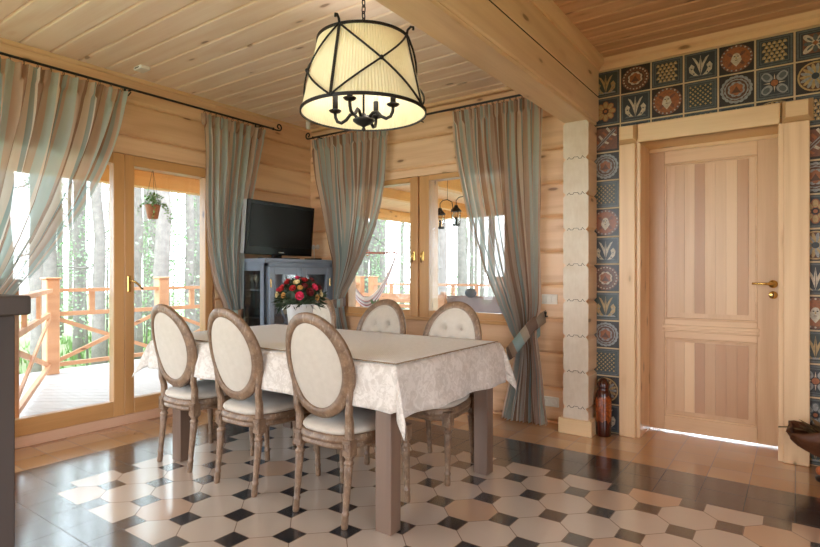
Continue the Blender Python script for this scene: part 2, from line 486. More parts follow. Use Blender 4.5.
def d_flower(col='gold', bg='navy', n=8):
    L = [(sq(.02), 'slate'), (sq(.07), bg)]
    for k in range(n): L.append((petal(.1, .38, .11, k*2*PI/n), 'orange' if col == 'gold' else 'slate'))
    for k in range(n): L.append((petal(.12, .35, .075, k*2*PI/n), col))
    L += [(circ(.5, .5, .1), 'dark'), (circ(.5, .5, .06), 'orange')]
    return L
def d_round(c1='rust', c2='cream', c3='orange', bg='dark'):
    L = [(sq(.02), bg), (scal(.44, 18, .03), c1), (circ(.5, .5, .385, 24), 'brown'), (scal(.33, 14, .03), c2 if c1 != 'rust' else 'rust'), (circ(.5, .5, .31, 20), 'brown')]
    for k in range(22): L.append((circ(.5+.4*math.cos(k*PI/11), .5+.4*math.sin(k*PI/11), .03, 6), c2))
    L += [(scal(.22, 8, .04), c2), (scal(.17, 6, .04), c3), ([(.36, .38), (.64, .38), (.58, .46), (.5, .6), (.42, .46)], 'brown')]
    return L
def d_mask():
    L = [(sq(.02), 'dark'), (circ(.5, .5, .475, 26), 'rust'), (circ(.5, .5, .4, 24), 'orange')]
    for k in range(20): L.append((circ(.5+.43*math.cos(k*PI/10), .5+.43*math.sin(k*PI/10), .03, 6), 'cream' if k % 2 else 'grey'))
    for k in range(9): L.append((petal(.12, .34, .05, -PI/2+(k-4)*.75), 'rust' if k % 2 else 'orange'))
    L += [([(.38, .56), (.62, .56), (.66, .42), (.58, .3), (.5, .2), (.42, .3), (.34, .42)], 'cream'), (circ(.5, .54, .14, 16, .115), 'cream'),
          (circ(.45, .56, .018, 8, .028), 'dark'), (circ(.55, .56, .018, 8, .028), 'dark'), ([(.49, .55), (.51, .55), (.525, .47), (.475, .47)], 'gold'), (circ(.5, .42, .012, 8, .045), 'brown')]
    return L
def d_leaf(c='cream', bg='navy', ex='slate'):
    L = [(sq(.02), 'slate'), (sq(.07), bg), ([(.12, .12), (.88, .12), (.8, .18), (.2, .18)], ex)]
    for s in (1, -1):
        m = lambda P: [(.5+s*(x-.5), y) for x, y in P]
        L += [(m([(.5, .16), (.54, .3), (.62, .55), (.76, .84), (.66, .78), (.56, .6), (.5, .35)]), c),
              (m([(.56, .14), (.7, .16), (.84, .3), (.86, .48), (.78, .6), (.68, .5), (.72, .38), (.66, .26)]), c)]
        for k in range(4): L.append((m(circ(.8-.03*k, .5-.09*k, .028, 8)), ex if k % 2 else c))
    L += [([(.5, .14), (.55, .5), (.5, .88), (.45, .5)], c), ([(.49, .2), (.51, .2), (.505, .8), (.495, .8)], bg)]
    return L
def d_lattice(c='gold', n=9):
    L = framed('slate', 'teal')
    s = .7/n
    for i in range(n):
        for j in range(n):
            if (i+j) % 2 == 0: L.append(([(.15+i*s, .15+(j+.5)*s), (.15+(i+.5)*s, .15+j*s), (.15+(i+1)*s, .15+(j+.5)*s), (.15+(i+.5)*s, .15+(j+1)*s)], c))
    return L
def d_scales():
    L = framed('slate', 'navy'); s = .7/5
    for j in range(6):
        for i in range(5 if j % 2 else 4):
            cx = .15+s*(i+(.5 if j % 2 else 1)); cy = .15+j*.7/6.2
            L.append(([(cx-s*.46, cy), (cx+s*.46, cy), (cx+s*.3, cy+.08), (cx, cy+.11), (cx-s*.3, cy+.08)], 'gold'))
            L.append(([(cx-s*.2, cy+.01), (cx+s*.2, cy+.01), (cx, cy+.07)], 'cream'))
    return L
def d_star():
    L = framed('slate', 'navy')
    for k in range(4):
        L.append((petal(.12, .46, .13, PI/4+k*PI/2), 'grey')); L.append((petal(.2, .42, .08, PI/4+k*PI/2), 'slate'))
    for k in range(4): L.append((rot([(.5, .44), (.86, .5), (.5, .56)], k*PI/2), 'dark'))
    for k in range(4): L.append((rot([(.5, .46), (.8, .5), (.5, .54)], k*PI/2), 'cream'))
    L += [(circ(.5, .5, .12), 'dark'), (circ(.5, .5, .1), 'orange')]
    return L
def d_xflower():
    L = framed('slate', 'navy')+[(sq(.18), 'rust')]
    for k in range(4): L.append((petal(.05, .42, .09, PI/4+k*PI/2), 'cream')); L.append((petal(.1, .3, .03, PI/4+k*PI/2), 'slate'))
    for k in range(4): L.append((petal(.08, .3, .06, k*PI/2), 'slate'))
    L.append((circ(.5, .5, .06), 'orange')); return L
def d_shell():
    L = [(sq(.02), 'dark'), (circ(.5, .5, .46, 26), 'gold'), (circ(.5, .5, .41, 24), 'brown')]
    for k in range(18): L.append((petal(.08, .4, .05, k*PI/9), 'gold' if k % 2 else 'grey'))
    L += [(circ(.5, .5, .1), 'navy')]; return L
def d_diag():
    L = [(sq(.02), 'dark'), (sq(.08), 'rust'), ([(.12, .2), (.2, .12), (.88, .8), (.8, .88)], 'grey'), ([(.15, .18), (.18, .15), (.85, .82), (.82, .85)], 'brown')]
    for s in (1, -1):
        for k in range(4):
            m = .26+k*.14
            p = [(m, m), (m+.1, m), (m+.07*(1+s)+.1, m-.16*s if s > 0 else m+.24), (m, m+.08)]
            L.append(([(m+s*.05, m-s*.05), (m+s*.17, m-s*.17+.05), (m+s*.17+.06, m-s*.17+.1), (m+s*.05+.06, m-s*.05+.07)], 'cream' if k % 2 else 'orange'))
    return L

def place_tile(b, x0, x1, z0, z1, design, y):
    g = .0058
    x0 += g; x1 -= g; z0 += g; z1 -= g
    prism(b, [(x0, y, z0), (x0, y, z1), (x1, y, z1), (x1, y, z0)], .006, (0, -1, 0), TI['dark'])
    h = .0062
    for poly, c in design:
        h += .00025
        pts = [(x0+(x1-x0)*px_, y-h, z0+(z1-z0)*pz_) for px_, pz_ in poly]
        prism(b, pts, .0008, (0, -1, 0), TI[c])
TV = [-1.296, -1.083, -.868, -.654, -.441, -.228, -.016, .197, .41, .623, .836, 1.049, 1.262, 1.475]
TZ = [0, .2135, .427, .638, .848, 1.067, 1.279, 1.488, 1.705, 1.918, 2.132, 2.337, 2.551, 2.753]
DES = dict(f=d_flower(), F=d_flower('grey', 'navy', 8), r=d_round(), R=d_round('grey', 'grey', 'orange'), m=d_mask(), l=d_leaf(), L=d_leaf('gold', 'teal', 'grey'),
           t=d_lattice(), s=d_scales(), S=d_star(), x=d_xflower(), h=d_shell(), d=d_diag())
rows = {12: 'LrslmsxhltSmf', 11: 'flmtRShsfdrlt', 10: 'dlstlhsfltrSm'}
left = {9: 'R', 8: 't', 7: 'm', 6: 'l', 5: 'r', 4: 'L', 3: 'R', 2: 't', 1: 'h', 0: 'l'}
right = {9: 'dh', 8: 'Rl', 7: 'fs', 6: 'hm', 5: 'lt', 4: 'mf', 3: 'Lr', 2: 'SR', 1: 'Fl', 0: 'Ls'}
for j, rr in rows.items():
    for i, ch in enumerate(rr): place_tile(b, TV[i], TV[i+1], 2.21 if j == 10 and 0 < i < 6 else TZ[j], TZ[j+1], DES[ch], TW)
for j in range(10):
    place_tile(b, TV[0], TV[1], TZ[j], TZ[j+1], DES[left[j]], TW)
    for i in range(6, 13): place_tile(b, TV[i], TV[i+1], TZ[j], TZ[j+1], DES[(right[j]*4)[i-6]], TW)
struct('wall_right', b, TM)

# left ceiling with boards along X
def boards(name, mat, x0, x1, y0, y1, z, pitch, start, gw=.016, gd=.016):
    b = new(); k = math.floor((y0-start)/pitch)
    while start+k*pitch < y1:
        a, c = max(y0, start+k*pitch), min(y1, start+(k+1)*pitch); k += 1
        if c-a < .02: continue
        P = [(a, z+gd), (a+.004, z+gd), (a+gw*.6, z+.002), (a+gw, z), (c-gw, z), (c-gw*.6, z+.002), (c-.004, z+gd), (c, z+gd), (c, z+.03), (a, z+.03)]
        A = [b.verts.new((x0, y, zz)) for y, zz in P]; B = [b.verts.new((x1, y, zz)) for y, zz in P]
        n = len(P)
        for i in range(n): b.faces.new((A[i], A[(i+1) % n], B[(i+1) % n], B[i]))
        b.faces.new(A); b.faces.new(B[::-1])
    return struct(name, b, mat)
boards('ceiling', M_ceil, XL-.05, -1.46, -2.2, YB+.05, H, .19, 1.49)
boards('ceiling.001', M_ceil_r, -1.24, 1.75, -2.2, YB+.1, HR, .145, 1.49)
b = new(); bx(b, XL-.2, 1.75, -2.2, 5.2, 2.9, 2.98); struct('ceiling_slab', b, M_wall_x)

# beam: three stacked logs, running toward the viewer above the stub wall
b = new()
for (z0, z1, x0, x1) in ((2.372, 2.563, -1.458, -1.238), (2.566, 2.83, -1.458, -1.238)):
    bx(b, x0, x1, -2.2, YB, z0, z1, .009)
bx(b, -1.45, -1.244, -2.2, YB, 2.55, 2.58, 0, 1)
bx(b, -1.44, -1.256, -2.2, YB, 2.35, 2.375, .003)
struct('ceiling_beam', b, [M_beam, M_dark])
def moulding(name, mat, pts2, a0, a1, along):
    b = new()
    P = (lambda a, q: (q[0], a, q[1])) if along == 'Y' else (lambda a, q: (a, q[0], q[1]))
    A = [b.verts.new(P(a0, q)) for q in pts2]; B = [b.verts.new(P(a1, q)) for q in pts2]; n = len(pts2)
    for i in range(n): b.faces.new((A[i], A[(i+1) % n], B[(i+1) % n], B[i]))
    b.faces.new(A); b.faces.new(B[::-1])
    return struct(name, b, mat)
moulding('trim_1', M_trim_y, [(-1.238, 2.76), (-1.228, 2.76), (-1.222, 2.775), (-1.2, 2.8), (-1.19, 2.81), (-1.185, 2.834), (-1.238, 2.834)], -2.2, YB-.02, 'Y')
moulding('trim_2', M_trim_x, [(TW, 2.757), (TW-.022, 2.757), (TW-.026, 2.762), (TW-.026, 2.8), (TW-.05, 2.812), (TW-.07, 2.834), (TW, 2.834)], -1.238, 1.75, 'X')
moulding('trim_3', M_trim_y, [(-4.36, 2.765), (-4.345, 2.765), (-4.338, 2.772), (-4.33, 2.789), (-4.36, 2.789)], -2.2, YB-.02, 'Y')
moulding('trim_4', M_trim_x, [(YB, 2.765), (YB-.015, 2.765), (YB-.022, 2.772), (YB-.03, 2.789), (YB, 2.789)], XL, -1.46, 'X')

# stub wall of stacked logs with interlocking end profile
b = new(); x0, x1, yf = -1.447, -1.257, 4.07
zz = 2.35-.267*9+.02; zs = [0, .15]+[2.071-.2675*k for k in range(7, -1, -1)]+[2.352]
zs = [0]+[2.071-.2675*k for k in range(7, -1, -1)]+[2.352]
for a, c in zip(zs, zs[1:]):
    ch = .02
    P = [(x0+ch, a), (x1-ch, a), (x1, a+ch*1.1), (x1, c-ch*1.1), (x1-ch, c), (x0+ch, c), (x0, c-ch*1.1), (x0, a+ch*1.1)]
    A = [b.verts.new((p[0], yf, p[1])) for p in P]; B = [b.verts.new((p[0], YB+.02, p[1])) for p in P]
    f = b.faces.new(A); f.material_index = 1
    for i in range(8): b.faces.new((A[i], A[(i+1) % 8], B[(i+1) % 8], B[i]))
def zig(z):
    X = [x0+.03, x0+.045, x0+.055, x0+.075, x0+.08, x0+.112, x0+.118, x0+.138, x0+.146, x0+.162]
    Z = [0, .018, .004, .004, .016, .016, .002, .002, .02, 0]
    return list(zip(X, [z-.004+q for q in Z]))
for z in zs[1:-1]:
    P = zig(z)
    for (p, q) in zip(P, P[1:]): bar(b, (p[0], yf, p[1]), (q[0], yf, q[1]), .003, .003, 2, (0, 1, 0))
struct('wall_stub', b, [M_beam, M_end, M_dark])
b = new(); bx(b, -1.478, -1.226, 4.045, YB, 0, .115, .004); struct('baseboard_stub', b, M_casing_x)

# ------------------------------------------------------------------ interior door
d2 = thing('door_2', None, None, kind='structure')
b = new()
ya = YB-.045
bx(b, -1.08, -.965, ya, TW, 0, 2.165, .006); bx(b, -.075, .062, ya, TW, 0, 2.165, .006)
bx(b, DX0, DX0+.03, YB-.02, 4.6, 0, 2.17, .004); bx(b, DX1-.012, DX1+.02, YB-.02, 4.6, 0, 2.17, .004)
struct('casing', b, M_casing, d2)
b = new(); bx(b, -.95, -.09, ya, TW, 2.165, 2.3, .006); bx(b, DX0, DX1, YB-.02, 4.6, 2.165, 2.195, .004); bx(b, DX0+.03, DX1-.012, 4.53, 4.6, 2.14, 2.166, .002)
struct('lintel', b, M_casing_x, d2)
for (u0, u1) in ((-1.098, -.945), (-.095, .088)):
    b = new(); t = bmesh.new(); bmesh.ops.create_cube(t, size=1)
    for v in t.verts:
        fr = v.co.y < 0
        s = .62 if fr else 1
        v.co = Vector(((u0+u1)/2+v.co.x*(u1-u0)*s, ya-.02+(TW-ya+.02)/2+v.co.y*(TW-ya+.045), 2.24+v.co.z*.155*s))
    merge(b, t); struct('corner_block', b, M_casing_x, d2)
# leaf
lx0, lx1, ly = -.942, -.104, 4.55
b = new()
bx(b, lx0, lx0+.115, ly, ly+.045, .014, 2.15, .003); bx(b, lx1-.125, lx1, ly, ly+.045, .014, 2.15, .003)
# planks of panels
def panel(b, xa, xb, za, zb, n):
    w = (xb-xa)/n
    for k in range(n): bx(b, xa+k*w, xa+(k+1)*w-.0006, ly+.014, ly+.03, za, zb, .001)
panel(b, lx0+.1, lx1-.11, .1, .75, 1); panel(b, lx0+.1, lx1-.11, .85, 2.08, 1)
for (za, zb) in ((.17, .69), (.91, 2.02)):
    w = (lx1-lx0-.225-.14)/7
    for k in range(7): bx(b, lx0+.185+k*w, lx0+.185+(k+1)*w-.0004, ly+.006, ly+.02, za, zb, .0005)
struct('leaf', b, M_door, d2)
b = new()
for (za, zb) in ((.014, .125), (.72, .86), (2.045, 2.15)): bx(b, lx0+.115, lx1-.125, ly, ly+.045, za, zb, .003)
bx(b, lx0+.1, lx1-.11, ly-.008, ly+.01, .795, .82, .004); bx(b, lx0+.1, lx1-.11, ly-.006, ly+.01, .765, .78, .003)
for (za, zb) in ((.125, .72), (.86, 2.045)):
    for z in (za, zb-.014): bx(b, lx0+.115, lx1-.125, ly+.003, ly+.02, z, z+.014, .003)
    for x in (lx0+.115, lx1-.139): bx(b, x, x+.014, ly+.003, ly+.02, za, zb, .003)
struct('rail', b, M_door_x, d2)
b = new()
kx, kz = -.138, 1.134
lathe(b, [(0, -.012), (.026, -.012), (.028, -.006), (.028, 0)], 24, M=Matrix.Translation((kx, ly-.001, kz)) @ Matrix.Rotation(-PI/2, 4, 'X') @ Matrix.Scale(1, 4))
tube(b, [(kx, ly-.005, kz), (kx, ly-.045, kz), (kx-.012, ly-.055, kz), (kx-.05, ly-.056, kz+.002), (kx-.12, ly-.054, kz+.003)], [.011, .01, .01, .009, .008], 12)
struct('handle', b, M_brass, d2, 'brass lever handle')
b = new()
lathe(b, [(0, -.01), (.024, -.01), (.027, -.005), (.027, 0)], 24, M=Matrix.Translation((kx, ly-.001, 1.058)) @ Matrix.Rotation(-PI/2, 4, 'X'))
bx(b, kx-.004, kx+.004, ly-.014, ly-.01, 1.046, 1.07, .001, 1)
struct('lock_rosette', b, [M_brass, M_dark], d2, 'round brass lock rosette')

# ------------------------------------------------------------------ patio door (door_1) and window_1
def sash_y(parent, y0, y1, z0, z1, x, st=.078, rb=.12, rt=.085, d=.07):
    b = new()
    bx(b, x-d, x, y0, y0+st, z0, z1, .004); bx(b, x-d, x, y1-st, y1, z0, z1, .004)
    struct('stile', b, M_win_z, parent)
    b = new(); bx(b, x-d, x, y0+st, y1-st, z0, z0+rb, .004); bx(b, x-d, x, y0+st, y1-st, z1-rt, z1, .004)
    struct('sash_rail', b, M_win_y, parent)
    b = new(); bx(b, x-d*.6, x-d*.6+.006, y0+st-.01, y1-st+.01, z0+rb-.01, z1-rt+.01)
    struct('pane', b, M_glass, parent, 'clear glass pane')
d1 = thing('door_1', None, None, kind='structure')
xf = XL+.004
b = new()
bx(b, XL-.17, XL-.075, PD0, PD0+.05, .0, PZ1); bx(b, XL-.17, XL-.075, PD1-.05, PD1, .0, PZ1); bx(b, XL-.17, XL-.075, PD0, PD1, PZ1-.05, PZ1)
bx(b, XL-.17, XL-.075, 2.185, 2.26, .0, PZ1)
struct('frame', b, M_win_z, d1)
sash_y(d1, PD0+.01, 2.2205, .079, PZ1-.004, xf, .085); sash_y(d1, 2.2215, PD1-.03, .079, PZ1-.004, xf, .078)
b = new(); bx(b, XL-.19, XL+.004, PD0, PD1, .0, .078, .004); struct('threshold', b, M_base, d1)
b = new()
hx = xf+.002; hy = 2.255; hz = px_z = 1.13
bx(b, hx, hx+.008, hy-.014, hy+.014, 1.06, 1.19, .004)
tube(b, [(hx, hy, 1.15), (hx+.04, hy, 1.15), (hx+.05, hy+.01, 1.148), (hx+.052, hy+.05, 1.12), (hx+.05, hy+.085, 1.08)], .0085, 10)
struct('handle', b, M_brass, d1, 'brass lever handle')

w1 = thing('window_1', None, None, kind='structure')
def sash_x(parent, x0, x1, z0, z1, y, sl=.09, sr=.09, rb=.07, rt=.05, d=.06):
    b = new(); bx(b, x0, x0+sl, y, y+d, z0, z1, .004); bx(b, x1-sr, x1, y, y+d, z0, z1, .004); struct('stile', b, M_win_z, parent)
    b = new(); bx(b, x0+sl, x1-sr, y, y+d, z0, z0+rb, .004); bx(b, x0+sl, x1-sr, y, y+d, z1-rt, z1, .004); struct('sash_rail', b, M_win_x, parent)
    b = new(); bx(b, x0+sl-.01, x1-sr+.01, y+d*.5, y+d*.5+.006, z0+rb-.01, z1-rt+.01); struct('pane', b, M_glass, parent, 'clear glass pane')
yf2 = YB-.004
b = new(); bx(b, -2.99, -2.805, YB+.02, YB+.17, WZ0, WZ1); bx(b, WX0, WX0+.05, YB+.02, YB+.17, WZ0, WZ1); bx(b, WX1-.05, WX1, YB+.02, YB+.17, WZ0, WZ1)
bx(b, WX0, WX1, YB+.06, YB+.17, WZ1-.04, WZ1); bx(b, WX0, WX1, YB+.06, YB+.17, WZ0, WZ0+.04)
struct('frame', b, M_win_z, w1)
sash_x(w1, WX0+.01, -2.923, WZ0+.005, WZ1-.004, yf2); sash_x(w1, -2.903, WX1-.01, WZ0+.005, WZ1-.004, yf2, .105, .09)
b = new(); bx(b, WX0-.02, WX1+.02, YB-.03, YB+.01, WZ0-.02, WZ0+.012, .004); struct('sill', b, M_win_x, w1)
for hx_ in (-2.965, -2.862):
    b = new(); bx(b, hx_-.012, hx_+.012, yf2-.008, yf2, 1.33, 1.42, .004)
    tube(b, [(hx_, yf2, 1.4), (hx_, yf2-.03, 1.4), (hx_, yf2-.035, 1.385), (hx_, yf2-.035, 1.31)], .007, 8)
    struct('handle', b, M_brass, w1, 'small brass casement handle')
#@@PART2
# ------------------------------------------------------------------ dining table
TX0, TX1, TY0, TY1, TZT = -3.47, -1.465, 1.965, 3.02, .782
tb = thing('dining_table', 'grey-brown dining table with thick square legs, hidden under pale cloths', 'table', (-2.4, 2.49, 0))
def rel(bm, o): bm.transform(Matrix.Translation(-Vector(o.location))); return bm
b = new(); bx(b, TX0, TX1, TY0, TY1, .75, TZT, .004); obj('tabletop', rel(b, tb), M_table, tb)
b = new()
for (a0, a1, c0, c1) in ((TX0+.11, TX1-.09, TY0+.05, TY0+.075), (TX0+.11, TX1-.09, TY1-.075, TY1-.05), (TX0+.09, TX0+.115, TY0+.07, TY1-.07), (TX1-.08, TX1-.055, TY0+.07, TY1-.07)):
    bx(b, a0, a1, c0, c1, .665, .75)
obj('apron', rel(b, tb), M_table, tb)
for (lx, ly_) in ((-1.602, 1.985), (-1.592, 2.92), (-3.29, 1.985), (-3.29, 2.92)):
    b = new(); bx(b, lx, lx+.092, ly_, ly_+.08, 0, .75, .004); obj('leg', rel(b, tb), M_table, tb)

# ------------------------------------------------------------------ table cloth
def cloth():
    b = new(); ov = .205; ovr = .235
    z0 = TZT+.004
    nx, ny, no = 56, 34, 9
    us = [(-1, ov*(1-k/no)) for k in range(no)]+[(0, k/nx) for k in range(nx+1)]+[(1, ovr*(k+1)/no) for k in range(no)]
    vs = [(-1, ov*(1-k/no)) for k in range(no)]+[(0, k/ny) for k in range(ny+1)]+[(1, ov*(k+1)/no) for k in range(no)]
    grid = []
    for (a, s) in us:
        row = []
        for (c, t) in vs:
            x = TX0-.004 if a < 0 else TX1+.004 if a > 0 else TX0+(TX1-TX0)*s
            y = TY0-.004 if c < 0 else TY1+.004 if c > 0 else TY0+(TY1-TY0)*t
            z = z0
            if a and not c:
                w = .013*math.sin(y*11+1)+.008*math.sin(y*23)
                x += a*(.006+s/.2*(.018+w)); z -= s
            elif c and not a:
                w = .012*math.sin(x*9+2)+.007*math.sin(x*21)
                y += c*(.006+t/.2*(.016+w)); z -= t
            elif a and c:
                r = math.hypot(s, t); f = math.atan2(t, s)
                z -= r*.93
                o = r*(.08+(.36 if c < 0 else .2)*math.sin(2*f)**2)
                x += a*(.006+o*.75+s*.04); y += c*(.006+o*.55+t*.04)
                # tucked fold beside the corner tip
                x -= a*.025*r/.3*math.sin(2*f*2)
            else:
                z += .0012*math.sin(x*17)*math.sin(y*13)
            row.append(b.verts.new((x, y, z)))
        grid.append(row)
    for i in range(len(us)-1):
        for j in range(len(vs)-1):
            f = b.faces.new((grid[i][j], grid[i+1][j], grid[i+1][j+1], grid[i][j+1])); f.smooth = True
    o = obj('tablecloth', b, M_cloth)
    m = o.modifiers.new('s', 'SOLIDIFY'); m.thickness = .003; m.offset = 1
    return o
tag(cloth(), 'pale damask tablecloth hanging in pointed corners over the dining table', 'tablecloth')
b = new(); zt = TZT+.011
x0, x1, y0, y1 = TX0+.01, TX1-.008, TY0+.012, TY1-.02
n1, n2 = 50, 28
gr = [[b.verts.new((x0+(x1-x0)*i/n1, y0+(y1-y0)*j/n2, zt+.0015*math.sin(i*1.1)*math.sin(j*.9))) for j in range(n2+1)] for i in range(n1+1)]
for i in range(n1):
    for j in range(n2): b.faces.new((gr[i][j], gr[i+1][j], gr[i+1][j+1], gr[i][j+1])).smooth = True
run = thing('table_runner', 'off-white woven overlay with fringed edge lying flat on the tablecloth', 'table overlay')
o = obj('weave', b, M_lace, run); m = o.modifiers.new('s', 'SOLIDIFY'); m.thickness = .002; m.offset = 1
b = new(); rr = random.Random(3)
def fr(px_, py_, dx, dy):
    bar(b, (px_, py_, zt+.001), (px_+dx*.014+rr.uniform(-.004, .004), py_+dy*.014+rr.uniform(-.004, .004), zt-.001+rr.uniform(0, .004)), .0022, .0015)
k = x0
while k < x1: fr(k, y0, 0, -.6); k += .008
k = y0
while k < y1: fr(x1, k, .7, 0); k += .008
for (p, q) in (((x0, y0), (x1, y0)), ((x1, y0), (x1, y1))): bar(b, (*p, zt+.002), (*q, zt+.002), .008, .004)
obj('fringe', b, M_fringe, run, )

# ------------------------------------------------------------------ chairs
def leg_bm(x, y, dx=0, dy=0):
    """turned leg from top (z .335) to the floor, leaning by dx,dy at the foot"""
    b = new(); n = 14
    prof = [(.0145, 0), (.0165, .006), (.0175, .03), (.0155, .055), (.0185, .062), (.0185, .070), (.0145, .075), (.0155, .1), (.0205, .26), (.0225, .285),
            (.019, .291), (.025, .298), (.025, .306), (.018, .312), (.018, .322), (.024, .328), (.024, .335)]
    rings = []
    for r, z in prof:
        t = 1-z/.335
        rings.append([b.verts.new((x+dx*t+r*(1+.07*(k % 2)*(.09 < z < .27))*math.cos(2*PI*k/24), y+dy*t+r*(1-.1*(k % 2)*(.09 < z < .27))*math.sin(2*PI*k/24), z)) for k in range(24)])
    for a, c in zip(rings, rings[1:]):
        for k in range(24): b.faces.new((a[k], a[(k+1) % 24], c[(k+1) % 24], c[k])).smooth = True
    b.faces.new(rings[0][::-1]); b.faces.new(rings[-1])
    bx(b, x-.026, x+.026, y-.026, y+.026, .335, .415, .003)
    return b
def seat_outline(s=1.0, n=48, o=0):
    """rounded horseshoe outline: wide front, narrower back"""
    P = []
    for k in range(n):
        a = 2*PI*k/n; ca, sa = math.cos(a), math.sin(a)
        e = .62
        X = math.copysign(abs(ca)**e, ca); Y = math.copysign(abs(sa)**e, sa)
        w = .222+.036*Y
        P.append(((w*X+o*ca)*s, (.245*Y+.02+o*sa)*s))
    return P
def loft(b, sections, mat=0, smooth=True):
    R = [[b.verts.new(p) for p in s] for s in sections]; n = len(R[0])
    for a, c in zip(R, R[1:]):
        for k in range(n):
            f = b.faces.new((a[k], a[(k+1) % n], c[(k+1) % n], c[k])); f.smooth = smooth; f.material_index = mat
    b.faces.new(R[0][::-1]).material_index = mat; f = b.faces.new(R[-1]); f.material_index = mat; f.smooth = smooth
    return R
BT = math.atan2(.11, .53)            # lean of the back
def back_pt(x, z, d=0):              # x across, z height along back plane, d depth (positive = towards the sitter)
    t = (z-.50)
    return (x, -.19-t*math.tan(BT)+d+.042*(x/.236)**2*max(0, min(1, (z-.5)/.12)), z)
OC, OH, OW = .758, .262, .222        # oval centre height and half sizes (outer)
def make_chair(label):
    t = thing('dining_chair', label, 'chair')
    obj('leg', leg_bm(-.225, .2, -.004, .012), M_chair, t); obj('leg', leg_bm(.225, .2, .004, .012), M_chair, t)
    obj('leg', leg_bm(-.167, -.176, .002, -.034), M_chair, t); obj('leg', leg_bm(.167, -.176, -.002, -.034), M_chair, t)
    b = new()
    secs = [[(x, y, z) for x, y in seat_outline(1, 48, o)] for z, o in ((.362, -.012), (.367, .0), (.380, .002), (.384, -.005), (.392, -.005), (.396, .004), (.410, .006), (.415, 0), (.424, .002), (.43, -.01))]
    loft(b, secs)
    for sx in (-1, 1):               # carved square on the rear corner blocks
        x = sx*.167
        for (u, v, w, h) in ((-.016, 0, .004, .036), (.016, 0, .004, .036), (0, .016, .036, .004), (0, -.016, .036, .004)):
            bx(b, x+u-w/2, x+u+w/2, -.2055, -.2, .38+v-h/2, .38+v+h/2, 0)
    obj('seat_frame', b, M_chair, t)
    b = new()
    prof = [(.428, -.014), (.442, -.004), (.456, -.008), (.466, -.022)]
    secs = [[(x, y, z) for x, y in seat_outline(1, 48, o)] for z, o in prof]
    for k in range(1, 8):
        q = 1-k/8; secs.append([(x*q, .02+(y-.02)*q, .468+.022*(1-q*q)) for x, y in seat_outline(1, 48, -.024)])
    loft(b, secs); obj('seat', b, M_linen, t)
    # oval back frame: moulded section swept round the oval
    b = new(); n = 56; rings = []
    sec = [(-.026, -.014), (-.020, -.020), (.004, -.019), (.012, -.014), (.022, -.013), (.026, -.006), (.026, .008), (.020, .014), (.010, .014), (.004, .019), (-.014, .020), (-.026, .012)]
    for k in range(n):
        a = 2*PI*k/n; ca, sa = math.cos(a), math.sin(a)
        cx, cz = (OW-.026)*ca, (OH-.026)*sa
        nn = Vector((ca/OW, sa/OH)).normalized()
        ring = []
        for (o, d) in sec:
            x = cx+nn.x*o; z = OC+cz+nn.y*o
            ring.append(b.verts.new(back_pt(x, z, d-.02*(1-(x/.24)**2)*0)))
        rings.append(ring)
    m = len(sec)
    for k in range(n):
        A, B = rings[k], rings[(k+1) % n]
        for i in range(m): b.faces.new((A[i], A[(i+1) % m], B[(i+1) % m], B[i])).smooth = True
    obj('back_frame', b, M_chair, t)
    for sx in (-1, 1):
        b = new()
        pts = [(.167, .41), (.168, .44), (.170, .49), (.175, .54), (.181, .60), (.188, .66)]
        secs = []
        for i, (x, z) in enumerate(pts):
            w = .0235-.002*i; d = .0185-.001*i
            c = Vector(back_pt(sx*x, z)); 
            if z < .5: c.y = -.176-.002*(z-.41)/.09
            secs.append([(c.x+w*u_, c.y+d*v_, c.z) for u_, v_ in ((-1, -.6), (-.6, -1), (.6, -1), (1, -.6), (1, .6), (.6, 1), (-.6, 1), (-1, .6))])
        loft(b, secs, smooth=False)
        obj('stile', b, M_chair, t)
    # upholstered oval: smooth outside, button-tufted inside
    b = new(); iw, ih = OW-.046, OH-.046; nr, na = 14, 48
    BT_ = [(-.062, .085), (.062, .085), (0, .005), (-.115, .005), (.115, .005), (-.062, -.075), (.062, -.075)]
    for side in (-1, 1):
        rings = []
        for i in range(nr+1):
            q = i/nr*(1.045 if side > 0 else 1); row = []
            for k in range(na if i else 1):
                a = 2*PI*k/na; x = iw*q*math.cos(a); z = ih*q*math.sin(a)
                if side < 0: d = -.008-.016*(1-min(q, 1)**3)
                else:
                    d = .012+.034*(1-min(q, 1)**4)**.8
                    for (bx_, bz_) in BT_:
                        r2 = (x-bx_)**2+(z-bz_)**2
                        d -= .026*math.exp(-r2/.0004)+.012*math.exp(-r2/.002)
                row.append(b.verts.new(back_pt(x, OC+z, d)))
            rings.append(row)
        for k in range(na):
            b.faces.new((rings[0][0], rings[1][k], rings[1][(k+1) % na])).smooth = True
        for i in range(1, nr):
            for k in range(na): b.faces.new((rings[i][k], rings[i][(k+1) % na], rings[i+1][(k+1) % na], rings[i+1][k])).smooth = True
    pad = obj('back_pad', b, M_linen, t)
    for (bx_, bz_) in BT_:
        b = new(); ball(b, back_pt(bx_, OC+bz_, .028), .009, 0, 10, (1, .6, 1)); obj('button', b, M_linen, pad)
    b = new()
    tube(b, [back_pt((iw-.001)*math.cos(2*PI*k/56), OC+(ih-.001)*math.sin(2*PI*k/56), .017) for k in range(56)], .0045, 6, closed=True)
    obj('piping', b, M_linen, pad)
    return t
ch = make_chair('near-side oval-back dining chair nearest the patio door, its plain padded back to us')
ch.location = (-3.16, 2.13, 0); ch.rotation_euler = (0, 0, .0)
dup(ch, (-2.55, 2.125, 0), .0, 'near-side oval-back dining chair between its two neighbours, plain padded back to us')
dup(ch, (-1.90, 2.13, 0), 0, 'near-side oval-back dining chair beside the front square table leg, closest to the viewer')
dup(ch, (-1.845, 2.87, 0), PI, 'far-side chair with tufted oval back nearest the tied curtain by the switches')
